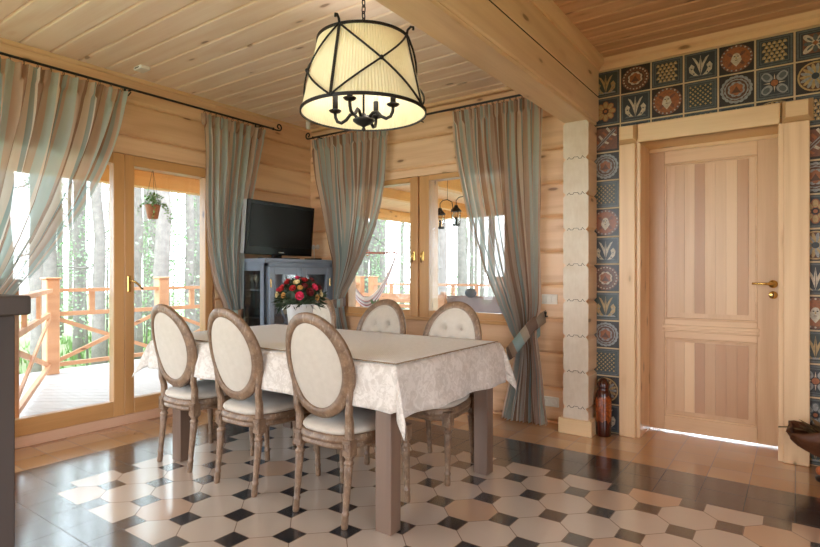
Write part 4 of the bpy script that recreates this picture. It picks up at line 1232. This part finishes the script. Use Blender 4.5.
# bark bowl on a dark foot at the right edge
t = thing('bark_bowl', 'rust-brown bark bowl on a dark foot beside the door casing', 'ornament', (.155, 4.0, 0))
M_rust = plain('rusty_bark', (.16, .055, .02), .6, var=.9, scale=28, bump=.6)
M_moss = plain('dry_leaf', (.28, .17, .07), .7, var=.7, scale=35, bump=.5)
b = new(); nu, nv = 28, 8; rr = random.Random(11); g_ = []
for j in range(nv+1):
    v = j/nv; row = []
    for k in range(nu):
        a = 2*PI*k/nu; R = .045+.15*math.sin(v*PI/2)**.9; R *= 1+.10*math.sin(a*5+j)+.05*rr.uniform(-1, 1)
        row.append(b.verts.new((R*math.cos(a)*(1.0 if math.cos(a) > 0 else 1.08), R*.7*math.sin(a), .13+.16*v+.02*math.sin(3*a)*v)))
    g_.append(row)
for j in range(nv):
    for k in range(nu): b.faces.new((g_[j][k], g_[j][(k+1) % nu], g_[j+1][(k+1) % nu], g_[j+1][k])).smooth = True
b.faces.new(g_[0]); o = obj('bowl', b, M_rust, t); m = o.modifiers.new('s', 'SOLIDIFY'); m.thickness = .012
b = new()
for k in range(26):
    a = rr.uniform(0, 2*PI); r = rr.uniform(.0, .13); c = Vector((r*math.cos(a), r*.7*math.sin(a), .27+rr.uniform(0, .05)))
    d = Vector((math.cos(a), math.sin(a), rr.uniform(.1, .5))).normalized(); s = d.cross(Vector((0, 0, 1))).normalized()*.025
    tri(b, [c-d*.03, c-s, c+d*.06+Vector((0, 0, .01)), c+s])
    tri(b, [c-d*.03, c+s, c+d*.06+Vector((0, 0, .01)), c+Vector((0, 0, -.02))])
for a in (2.9, 3.2, 3.5): tube(b, [(-.1, .02, .27), (-.2, .02*a-.06, .285), (-.25, .02*a-.05, .275)], .003, 5)
obj('dried_leaves', b, M_moss, t)
b = new(); lathe(b, [(0, 0), (.07, 0), (.072, .015), (.035, .035), (.022, .07), (.03, .11), (.05, .135), (0, .14)], 22); obj('foot', b, M_black, t)
b = new()
for k in range(5): ball(b, (-.05+.03*k, -.09+.012*(k % 2), .08+.03*(k % 3)), .022, 0, 8, (1, .7, 1.2))
obj('seed_pod', b, plain('orange_pod', (.5, .13, .03), .5, var=.4), t)

# ------------------------------------------------------------------ grey sideboard at the left edge
SX, SY = -1.775, .64
t = thing('sideboard', 'tall dark grey wooden counter cut off at the left edge', 'counter', (SX, SY, 0))
def relm(bm): return bm
b = new(); bx(b, -.62, .0, -.95, .0, 1.085, 1.14, .012, seg=3); obj('top', b, M_grey_y, t)
b = new(); bx(b, -.60, -.045, -.93, -.035, .06, 1.085, .003); bx(b, -.6, -.05, -.92, -.045, 0, .06); obj('body', b, M_grey, t)
b = new(); bx(b, -.045, -.037, -.5, -.1, .14, 1.02, .004); obj('panel', b, M_grey, t)
b = new(); bx(b, -.6, -.038, -.09, -.028, 0, 1.085, .003); obj('post', b, M_grey, t)

# plant on the window sill
t = thing('potted_plant', 'small green-leaved pot plant on the sill of the back window', 'plant', (-3.40, YB-.06, WZ0+.013))
b = new(); lathe(b, [(0, 0), (.03, 0), (.04, .07), (.043, .075), (.036, .075), (.03, .06), (0, .055)], 18); obj('pot', b, M_white, t)
b = new(); ML = plain('leaf_green', (.12, .22, .09), .5, var=.3)
for (a, L_, e) in ((.4, .09, 1.1), (2.7, .10, .9), (3.9, .08, 1.2), (5.4, .07, .8), (1.6, .06, 1.3)):
    d = Vector((math.cos(a)*math.cos(e), math.sin(a)*math.cos(e)*.4, math.sin(e))); c = Vector((0, 0, .06)); s = Vector((-math.sin(a), 0, math.cos(a)*.3)).normalized()*.016
    tube(b, [c, c+d*L_*.6], .002, 5); c2 = c+d*L_*.5
    tri(b, [c2, c2+d*.03-s, c2+d*.07, c2+d*.03+s])
obj('foliage', b, ML, t)
#@@PART3
# ------------------------------------------------------------------ outside: veranda deck, railing, roof
def deckmat():
    g = G('veranda_deck'); co = g.co(); n = g.noise(g.vm('MULTIPLY', co, (.3, 6, 1)), 8, 3); 
    return g.set(col=g.mix(n, hexc('c9c6c4'), hexc('a09b98')), rough=.45)
M_deck = deckmat()
# board directions: the boards run square to the angled corner
b = new(); ang = math.radians(28); ca, sa = math.cos(ang), math.sin(ang)
from mathutils.geometry import intersect_line_line_2d
b = new()
bx(b, -7.9, XL-WT, -2.2, 12.4, -.16, -.085)
bx(b, XL-WT, 3.5, YB+1.4, 12.4, -.16, -.085)
w = .14; poly = [(-7.9, -2.2), (-7.9, 12.4), (XL-WT-.0, 12.4), (XL-WT-.0, -2.2)]
def clip(P, n_, c):
    out = []
    for i in range(len(P)):
        a, q = P[i], P[(i+1) % len(P)]; da = a[0]*n_[0]+a[1]*n_[1]-c; dq = q[0]*n_[0]+q[1]*n_[1]-c
        if da >= 0: out.append(a)
        if da*dq < 0:
            t = da/(da-dq); out.append((a[0]+(q[0]-a[0])*t, a[1]+(q[1]-a[1])*t))
    return out
def deck(poly, nrm):
    vals = [p[0]*nrm[0]+p[1]*nrm[1] for p in poly]; k = min(vals)
    while k < max(vals):
        P = clip(poly, nrm, k); P = clip(P, (-nrm[0], -nrm[1]), -(k+w-.008)); k += w
        if len(P) > 2: prism(b, [(x, y, -.085) for x, y in P], .035, (0, 0, 1))
deck(poly, (-.585, .811)); deck([(XL-WT, YB+.4), (XL-WT, 12.4), (3.5, 12.4), (3.5, YB+1.2)], (0, 1))
struct('veranda_floor', b, M_deck)

rails = []
def rail_run(label, pts, posts, z0=-.05):
    t = thing('veranda_railing', label, 'railing')
    L = [Vector((*p, 0)) for p in pts]
    for a, c in zip(L, L[1:]):
        d = (c-a).normalized(); n_ = d.cross(Vector((0, 0, 1)))
        b = new()
        bar(b, a+Vector((0, 0, 1.0)), c+Vector((0, 0, 1.0)), .09, .045, 0, (0, 0, 1)); obj('handrail', b, M_rail, t)
        b = new(); bar(b, a+Vector((0, 0, .70)), c+Vector((0, 0, .70)), .045, .055, 0, (0, 0, 1)); obj('middle_rail', b, M_rail, t)
        b = new(); bar(b, a+Vector((0, 0, .06)), c+Vector((0, 0, .06)), .045, .05, 0, (0, 0, 1)); obj('bottom_rail', b, M_rail, t)
        Ln = (c-a).length
        for q in (.33, .67):
            p = a+(c-a)*q; b = new(); bar(b, p+Vector((0, 0, .725)), p+Vector((0, 0, .98)), .07, .04, 0, tuple(n_)); obj('baluster', b, M_rail, t)
        for s in (0, 1):
            p, q = (a, c) if s else (c, a); o_ = n_*(.012 if s else -.012)
            b = new(); bar(b, p+o_+Vector((0, 0, .08)), q+o_+Vector((0, 0, .67)), .022, .05, 0, (0, 0, 1)); obj('cross_brace', b, M_rail, t)
    for p in (L if posts is None else [L[i] for i in posts]):
        b = new(); bar(b, p+Vector((0, 0, z0)), p+Vector((0, 0, 1.14)), .15, .15, 0, (0, 1, 0), .01); bar(b, p+Vector((0, 0, 1.14)), p+Vector((0, 0, 1.165)), .18, .18, 0, (0, 1, 0), .006)
        obj('post', b, M_rail, t)
    return t
rail_run('orange wooden railing with crossed braces along the far edge of the veranda', [(-7.6, 2.95), (-7.6, 4.42), (-7.6, 5.9), (-7.6, 7.4), (-7.6, 8.9)], None)
rail_run('angled end of the wooden railing running toward the house', [(-7.53, 2.90), (-4.74, 1.53)], (1,))
rail_run('wooden railing seen through the back window behind the bench', [(-7.4, 9.1), (-5.9, 9.1), (-4.4, 9.1), (-2.9, 9.1), (-1.4, 9.1)], None)

# veranda roof: boards and beams
b = new()
bar(b, (XL-WT-.02, 3.9, 2.62), (-6.6, 3.9, 2.40), 12.2, .04, 0, (0, 0, 1)); bx(b, -6.3, XL-WT, 4.6, 10.0, 2.64, 2.68); bx(b, XL-WT, 1.5, YB+.4, 10.0, 2.62, 2.66)
struct('veranda_roof', b, M_trim_x)
b = new(); bar(b, (-6.3, -2.2, 2.325), (-6.3, 10.0, 2.325), .16, .18, 0, (0, 0, 1)); 
for y in (-1, 1.4): bar(b, (XL-WT, y, 2.53), (-6.3, y, 2.36), .1, .12, 0, (0, 0, 1))
bar(b, (-6.3, 9.3, 2.43), (1.4, 9.3, 2.43), .2, .24, 0, (0, 0, 1))
for x in (-5.2, -4.0, -2.8): bar(b, (x, YB+.42, 2.5), (x, 9.2, 2.5), .12, .22, 0, (0, 0, 1))
struct('veranda_beams', b, M_vbeam)

# hanging pot
t = thing('hanging_basket', 'terracotta hanging pot with trailing green plant outside the patio door', 'hanging plant', (-5.5, 3.10, 1.86))
b = new(); lathe(b, [(0, -.075), (.045, -.075), (.05, -.07), (.075, .06), (.08, .07), (.072, .07), (.06, 0), (0, 0)], 24)
obj('pot', b, plain('terracotta', (.35, .13, .06), .7, var=.3), t)
b = new()
for k in range(3): a = k*2.1+.3; tube(b, [(.078*math.cos(a), .078*math.sin(a), .065), (0, 0, .45), (0, 0, .62)], .002, 4)
obj('hanger', b, M_black, t)
b = new(); rr = random.Random(4)
def leafq(b, c, s):
    d = Vector((rr.uniform(-1, 1), rr.uniform(-1, 1), rr.uniform(-.4, 1))).normalized(); u_ = d.cross(Vector((rr.random(), rr.random(), 1))).normalized()
    tri(b, [c, c+d*s*.5+u_*s*.35, c+d*s, c+d*s*.5-u_*s*.35])
for k in range(260):
    a = rr.uniform(0, 2*PI); r = rr.uniform(0, .1); leafq(b, Vector((r*math.cos(a), r*math.sin(a), .07+rr.uniform(0, .13)*(1-r*4))), .03)
for (a, L_) in ((.7, .24), (1.1, .18), (3.6, .14), (5.8, .2), (.4, .2)):
    for k in range(30):
        q = k/30; leafq(b, Vector(((.08+.1*q**.6)*math.cos(a), (.08+.1*q**.6)*math.sin(a), .08-L_*q+.05*math.sin(q*3))), .028)
obj('trailing_leaves', b, plain('fresh_leaf', (.16, .33, .09), .5, var=.4), t)

# hammock chair
t = thing('hanging_hammock_chair', 'white and pink striped hammock chair hanging from a spreader bar outside the window', 'hammock chair', (-4.86, 5.85, 0))
hx = Vector((.811, .585, 0)); zt_ = 1.78; zb_ = 1.50; hb = .40
M_rope = plain('rope', (.12, .10, .10), .8)
b = new()
for s in (-1, 1): tube(b, [(0, 0, zt_), tuple(hx*hb*s+Vector((0, 0, zb_)))], .005, 6)
tube(b, [(0, 0, zt_-.0), (0, 0, zb_)], .004, 6); tube(b, [(0, 0, 2.6), (0, 0, zt_)], .006, 6); obj('rope', b, M_rope, t)
b = new(); tube(b, [tuple(hx*(-hb-.03)+Vector((0, 0, zb_))), tuple(hx*(hb+.03)+Vector((0, 0, zb_)))], .012, 8)
tube(b, [tuple(Vector((0, 0, zb_))+hx*.035*math.cos(a)+Vector((0, 0, .035*math.sin(a)))) for a in [2*PI*i/16 for i in range(16)]], .006, 6, closed=True)
obj('spreader_bar', b, plain('red_bar', (.45, .14, .10), .5), t)
def hamm():
    g = G('striped_hammock'); uv = g.sep(g.co('UV'))
    c = g.ramp(g.ma('FRACT', g.ma('MULTIPLY', uv[1], 4)), [(0, hexc('e8e6e6')), (.35, hexc('b98a8c')), (.5, hexc('9fa9b0')), (.62, hexc('e0d8d8')), (.8, hexc('a06a72'))], 'CONSTANT')
    return g.set(col=c, rough=.9)
b = new(); uvl = b.loops.layers.uv.new('UVMap'); g_ = []
yv = Vector((-.585, .811, 0))
for i in range(33):
    q = i/32; s = q*2-1; row = []
    for j in range(9):
        v = j/8-.5
        z = zb_-.02-(.64+.1*math.cos(v*PI))*(1-abs(s)**1.8)*(1-.10*abs(v)); p = hx*hb*s*(1-.0*v)+yv*(v*.65*(1-abs(s)**4)+.05)+Vector((0, 0, z+.02*math.sin(9*v)))
        row.append(b.verts.new(p))
    g_.append(row)
for i in range(32):
    for j in range(8):
        f = b.faces.new((g_[i][j], g_[i+1][j], g_[i+1][j+1], g_[i][j+1])); f.smooth = True
        for lp, (uu, vv) in zip(f.loops, ((i, j), (i+1, j), (i+1, j+1), (i, j+1))): lp[uvl].uv = (uu/32, vv/8)
o = obj('seat_sling', b, hamm(), t, norm=False); m = o.modifiers.new('s', 'SOLIDIFY'); m.thickness = .008

# lanterns
def lantern(label, loc, first=None):
    t = thing('hanging_lantern', label, 'lantern', loc)
    b = new(); tube(b, [(0, 0, .0), (0, 0, .03)], .006, 6); lathe(b, [(0, .005), (.02, 0), (.03, -.03), (.07, -.075), (.07, -.085), (.03, -.09), (0, -.09)], 20); obj('cap', b, M_black, t)
    b = new(); lathe(b, [(.035, -.09), (.05, -.13), (.05, -.22), (.042, -.25)], 18, cap=False); obj('glass', b, M_glass, t, 'clear glass chimney')
    b = new(); lathe(b, [(0, -.27), (.05, -.27), (.055, -.255), (.04, -.245), (0, -.245)], 20)
    for k in range(4): a = PI/4+k*PI/2; tube(b, [(.06*math.cos(a), .06*math.sin(a), -.08), (.052*math.cos(a), .052*math.sin(a), -.255)], .0035, 5)
    lathe(b, [(0, -.245), (.012, -.24), (.012, -.2), (.02, -.17), (0, -.15)], 10)
    obj('cage', b, M_black, t)
    b = new(); tube(b, [(0, 0, .03), (.0, .0, .06), (.03, .02, .10), (.08, .05, .11), (.13, .08, .08), (.14, .09, .0), (.12, .08, -.03)], .006, 6); obj('bracket', b, M_black, t)
    b = new(); tube(b, [(.08, .05, .11), (.08, .05, 2.6-loc[2])], .003, 5); obj('wire', b, M_black, t)
lantern('left one of the dark hanging lanterns seen through the right window pane', (-3.76, 6.0, 2.06))
lantern('dark hanging lantern closest to the curtain edge, seen through the right window pane', (-3.59, 6.12, 2.10))

# bench and sofa outside the back window
t = thing('bench', 'brown slatted wooden bench on the veranda behind the hammock chair', 'bench', (-5.3, 7.0, -.05), 0)
for k in range(6): b = new(); bx(b, -.9, .9, .2, .23, .45+.085*k, .51+.085*k, .004); obj('back_slat', b, M_rail, t)
for k in range(5): b = new(); bx(b, -.9, .9, -.3+.1*k, -.22+.1*k, .42, .445, .004); obj('seat_slat', b, M_rail, t)
for sx in (-.85, .85):
    for yy in (-.27, .2): b = new(); bx(b, sx-.03, sx+.03, yy-.03, yy+.03, 0, .42 if yy < 0 else .98, .004); obj('leg', b, M_rail, t)
M_sofa = plain('grey_lilac_fabric', hexc('a39ca2'), .9, var=.2, scale=14)
t = thing('sofa', 'grey fabric garden sofa on the veranda seen through the right pane', 'sofa', (-3.75, 7.1, -.05), .0)
b = new(); bx(b, -.75, .75, -.4, .4, .06, .4, .04, seg=3); obj('base', b, M_sofa, t)
b = new(); bx(b, -.75, .75, .2, .42, .35, .92, .06, seg=3); obj('backrest', b, M_sofa, t)
for k in (-1, 1): b = new(); bx(b, k*.68-.1, k*.68+.1, -.4, .3, .35, .66, .05, seg=3); obj('armrest', b, M_sofa, t)
for k in (-1, 1): b = new(); bx(b, k*.3-.28, k*.3+.28, -.38, .2, .4, .52, .05, seg=3); obj('seat_cushion', b, M_sofa, t)
b = new(); ball(b, (-.25, .15, .97), .09, 0, 14, (1.1, .5, .8)); 
tag(obj('cushion', b, plain('dark_cushion', hexc('5f6670'), .9), None, (-3.75, 7.1, -.05)), 'small dark round cushion resting on the garden sofa', 'cushion')
t = thing('garden_table', 'white-topped garden table on the veranda right of the garden sofa', 'table', (-2.35, 6.6, -.05))
b = new(); bx(b, -.6, .6, -.4, .4, .70, .74, .006); obj('tabletop', b, M_white, t)
for sx in (-.54, .54):
    for yy in (-.34, .34): b = new(); bx(b, sx-.025, sx+.025, yy-.025, yy+.025, 0, .7); obj('leg', b, M_white, t)

# ------------------------------------------------------------------ forest
def groundmat():
    g = G('forest_floor'); n = g.noise(g.co(), 1.3, 4, .6); n2 = g.noise(g.co(), 14, 3)
    c = g.mix(g.mr(n, .35, .65), hexc('8fae6c'), hexc('a79a7e')); c = g.mix(g.ma('MULTIPLY', n2, .5), c, hexc('5f7d48'))
    return g.set(col=c, rough=.95)
b = new()
gx = [-60+110*i/44 for i in range(45)]; gy = [-30+100*i/40 for i in range(41)]
gr = [[b.verts.new((x, y, -.85+.15*math.sin(x*.5)*math.cos(y*.4))) for y in gy] for x in gx]
for i in range(44):
    for j in range(40): b.faces.new((gr[i][j], gr[i+1][j], gr[i+1][j+1], gr[i][j+1])).smooth = True
struct('ground', b, groundmat())
b = new(); rr = random.Random(21)
for k in range(5200):
    if k % 2: x, y = rr.uniform(-17, -8.1), rr.uniform(-1, 16)
    else: x, y = rr.uniform(-20, 2), rr.uniform(10, 22)
    h_ = rr.uniform(.1, .35); z = -.85+.15*math.sin(x*.5)*math.cos(y*.4)
    for q in range(3):
        a = rr.uniform(0, PI); dx, dy = math.cos(a)*.02, math.sin(a)*.02; ox, oy = rr.uniform(-.12, .12), rr.uniform(-.12, .12)
        tri(b, [(x-dx, y-dy, z), (x+dx, y+dy, z), (x+ox, y+oy, z+h_)])
tag(obj('undergrowth', b, plain('grass_green', hexc('86a860'), .8, var=.5, scale=2)), 'green blueberry and grass undergrowth on the forest floor', 'undergrowth', None, 'stuff')

M_needle = plain('pine_needles', hexc('7f9a78'), .8, var=.4, scale=3)
def pine(x, y, r, h_, seed):
    t = thing('pine_tree', 'tall pine trunk in the forest beyond the veranda', 'tree', (x, y, -.9), group='pine trunks beyond the veranda')
    q = random.Random(seed); b = new(); n = 9
    P = [(q.uniform(-.012, .012)*i, q.uniform(-.012, .012)*i, h_*i/n) for i in range(n+1)]
    tube(b, P, [r*(1.15 if i == 0 else 1-.45*i/n) for i in range(n+1)], 14)
    tk = obj('trunk', b, M_bark, t)
    b = new()
    for k in range(9):
        z = q.uniform(.25, .95)*h_; a = q.uniform(0, 2*PI); L_ = q.uniform(.3, 1.1); c = Vector((P[int(z/h_*n)][0], P[int(z/h_*n)][1], z))
        e = c+Vector((math.cos(a)*L_, math.sin(a)*L_, q.uniform(-.2, .3))); tube(b, [c, (c+e)/2+Vector((0, 0, -.05)), e], [.018, .012, .005], 5)
    obj('branch', b, M_bark, t)
    b = new()
    for k in range(34):
        a = q.uniform(0, 2*PI); R = q.uniform(.2, 1.3); z = h_*q.uniform(.8, 1.08); c = Vector((R*math.cos(a), R*math.sin(a), z))
        for m_ in range(3):
            d = Vector((q.uniform(-1, 1), q.uniform(-1, 1), q.uniform(-.5, .6))).normalized()*.35; s = d.cross(Vector((0, 0, 1)))*.5
            tri(b, [c-s*.5, c+d, c+s*.5])
    obj('crown', b, M_needle, t)
    return t
protos = [pine(-11.2, 5.2, .125, 8.5, 1), pine(-13.5, 7.7, .11, 9, 2), pine(-15.0, 4.0, .145, 9.5, 3)]
rr = random.Random(33); placed = [(-11.2, 5.2), (-13.5, 7.7), (-15, 4)]
man = [(-10.6, 3.9), (-12.4, 6.6), (-11.9, 4.6), (-14.0, 6.0), (-12.6, 8.4), (-15.5, 9.0), (-10.9, 7.0), (-9.6, 5.6), (-16.5, 7.2), (-13.2, 5.0)]
def addp(x, y):
    placed.append((x, y)); d = dup(protos[len(placed) % 3], (x, y, -.9), rr.uniform(0, 6)); s = rr.uniform(.75, 1.25); d.scale = (s, s, 1)
for p in man: addp(*p)
tries = 0
while len(placed) < 78 and tries < 4000:
    tries += 1; x, y = rr.uniform(-30, -9.5), rr.uniform(1.5, 24)
    if all((x-a)**2+(y-c)**2 > 1.3 for a, c in placed): addp(x, y)
tries = 0
while len(placed) < 120 and tries < 4000:
    tries += 1; x, y = rr.uniform(-16, 1), rr.uniform(11.5, 30)
    if all((x-a)**2+(y-c)**2 > 1.6 for a, c in placed): addp(x, y)
# young leafy saplings between the trunks
def sapling(x, y, h_, seed):
    t = thing('young_birch', 'thin green sapling among the pine trunks', 'tree', (x, y, -.9), group='green saplings among the pines')
    q = random.Random(seed); b = new(); tube(b, [(0, 0, 0), (.05, .02, h_*.5), (.02, .05, h_)], [.03, .02, .006], 7); obj('trunk', b, M_bark, t)
    b = new()
    for k in range(520):
        z = h_*q.uniform(.2, 1.05); R = q.uniform(0, .75)*(1.1-z/h_*.8); a = q.uniform(0, 2*PI); c = Vector((R*math.cos(a), R*math.sin(a), z))
        d = Vector((q.uniform(-1, 1), q.uniform(-1, 1), q.uniform(-1, 1))).normalized()*.07; s = d.cross(Vector((0, .2, 1))).normalized()*.03
        tri(b, [c, c+d*.5+s, c+d, c+d*.5-s])
    obj('foliage', b, M_sap, t); return t
M_sap = plain('pale_green_leaves', hexc('a7c498'), .7, var=.4, scale=5)
sp = sapling(-12.2, 7.2, 3.6, 5); sp2 = sapling(-14.2, 5.2, 4.5, 6)
for k in range(44):
    if k < 32: x, y = rr.uniform(-22, -10.5), rr.uniform(3.5, 16)
    else: x, y = rr.uniform(-13, -2), rr.uniform(12, 22)
    d = dup((sp, sp2)[k % 2], (x, y, -.9), rr.uniform(0, 6)); s = rr.uniform(.7, 1.3); d.scale = (s, s, s)

# ------------------------------------------------------------------ light
# unseen remainder of the house: outer wall on the right with openings added for fill light behind the viewer
b = new(); bx(b, 1.75, 1.9, 1.9, 5.6, -.1, 2.98); bx(b, 1.75, 1.9, -2.2, 1.9, -.1, .4); bx(b, 1.75, 1.9, -2.2, 1.9, 2.35, 2.98); bx(b, 1.75, 1.9, 1.0, 1.9, .4, 2.35); struct('wall_east', b, M_wall_y)
b = new(); bx(b, XL-.2, 1.9, -2.4, -2.2, -.1, .1); bx(b, XL-.2, 1.9, -2.4, -2.2, 2.65, 2.98); bx(b, -.9, 1.9, -2.4, -2.2, .1, 2.65); struct('wall_front', b, M_wall_x)  # left bay stays open as an added source of fill daylight
wd = bpy.data.worlds.new('sky'); S.world = wd; wd.use_nodes = True
nt = wd.node_tree; bg = nt.nodes['Background']
tcn = nt.nodes.new('ShaderNodeTexCoord'); sp_ = nt.nodes.new('ShaderNodeSeparateXYZ'); nt.links.new(tcn.outputs['Generated'], sp_.inputs[0])
rm = nt.nodes.new('ShaderNodeValToRGB'); nt.links.new(sp_.outputs[2], rm.inputs[0])
rm.color_ramp.elements[0].position = 0; rm.color_ramp.elements[0].color = (.87, .93, 1, 1)
rm.color_ramp.elements[1].position = .6; rm.color_ramp.elements[1].color = (.76, .87, 1, 1)
nt.links.new(rm.outputs[0], bg.inputs[0]); bg.inputs[1].default_value = 9.0

cam = bpy.data.cameras.new('camera'); co_ = bpy.data.objects.new('camera', cam); C.objects.link(co_)
cam.sensor_width = 36; cam.lens = 545.0/820*36
co_.location = (0, 0, 1.2); co_.rotation_euler = (PI/2, 0, math.radians(35.8))
cam.shift_x = (410-404.6)/820; cam.shift_y = (274.5-273.5)/820
cam.clip_start = .02; cam.clip_end = 200
S.camera = co_
S.view_settings.view_transform = 'Standard'; S.view_settings.look = 'None'; S.view_settings.gamma = 1; S.view_settings.use_curve_mapping = False
S.view_settings.exposure = -0.03
cy = S.cycles
cy.use_denoising = True; cy.max_bounces = 10; cy.diffuse_bounces = 6; cy.glossy_bounces = 4; cy.transparent_max_bounces = 24; cy.transmission_bounces = 6
cy.sample_clamp_indirect = 6; cy.caustics_reflective = False; cy.caustics_refractive = False
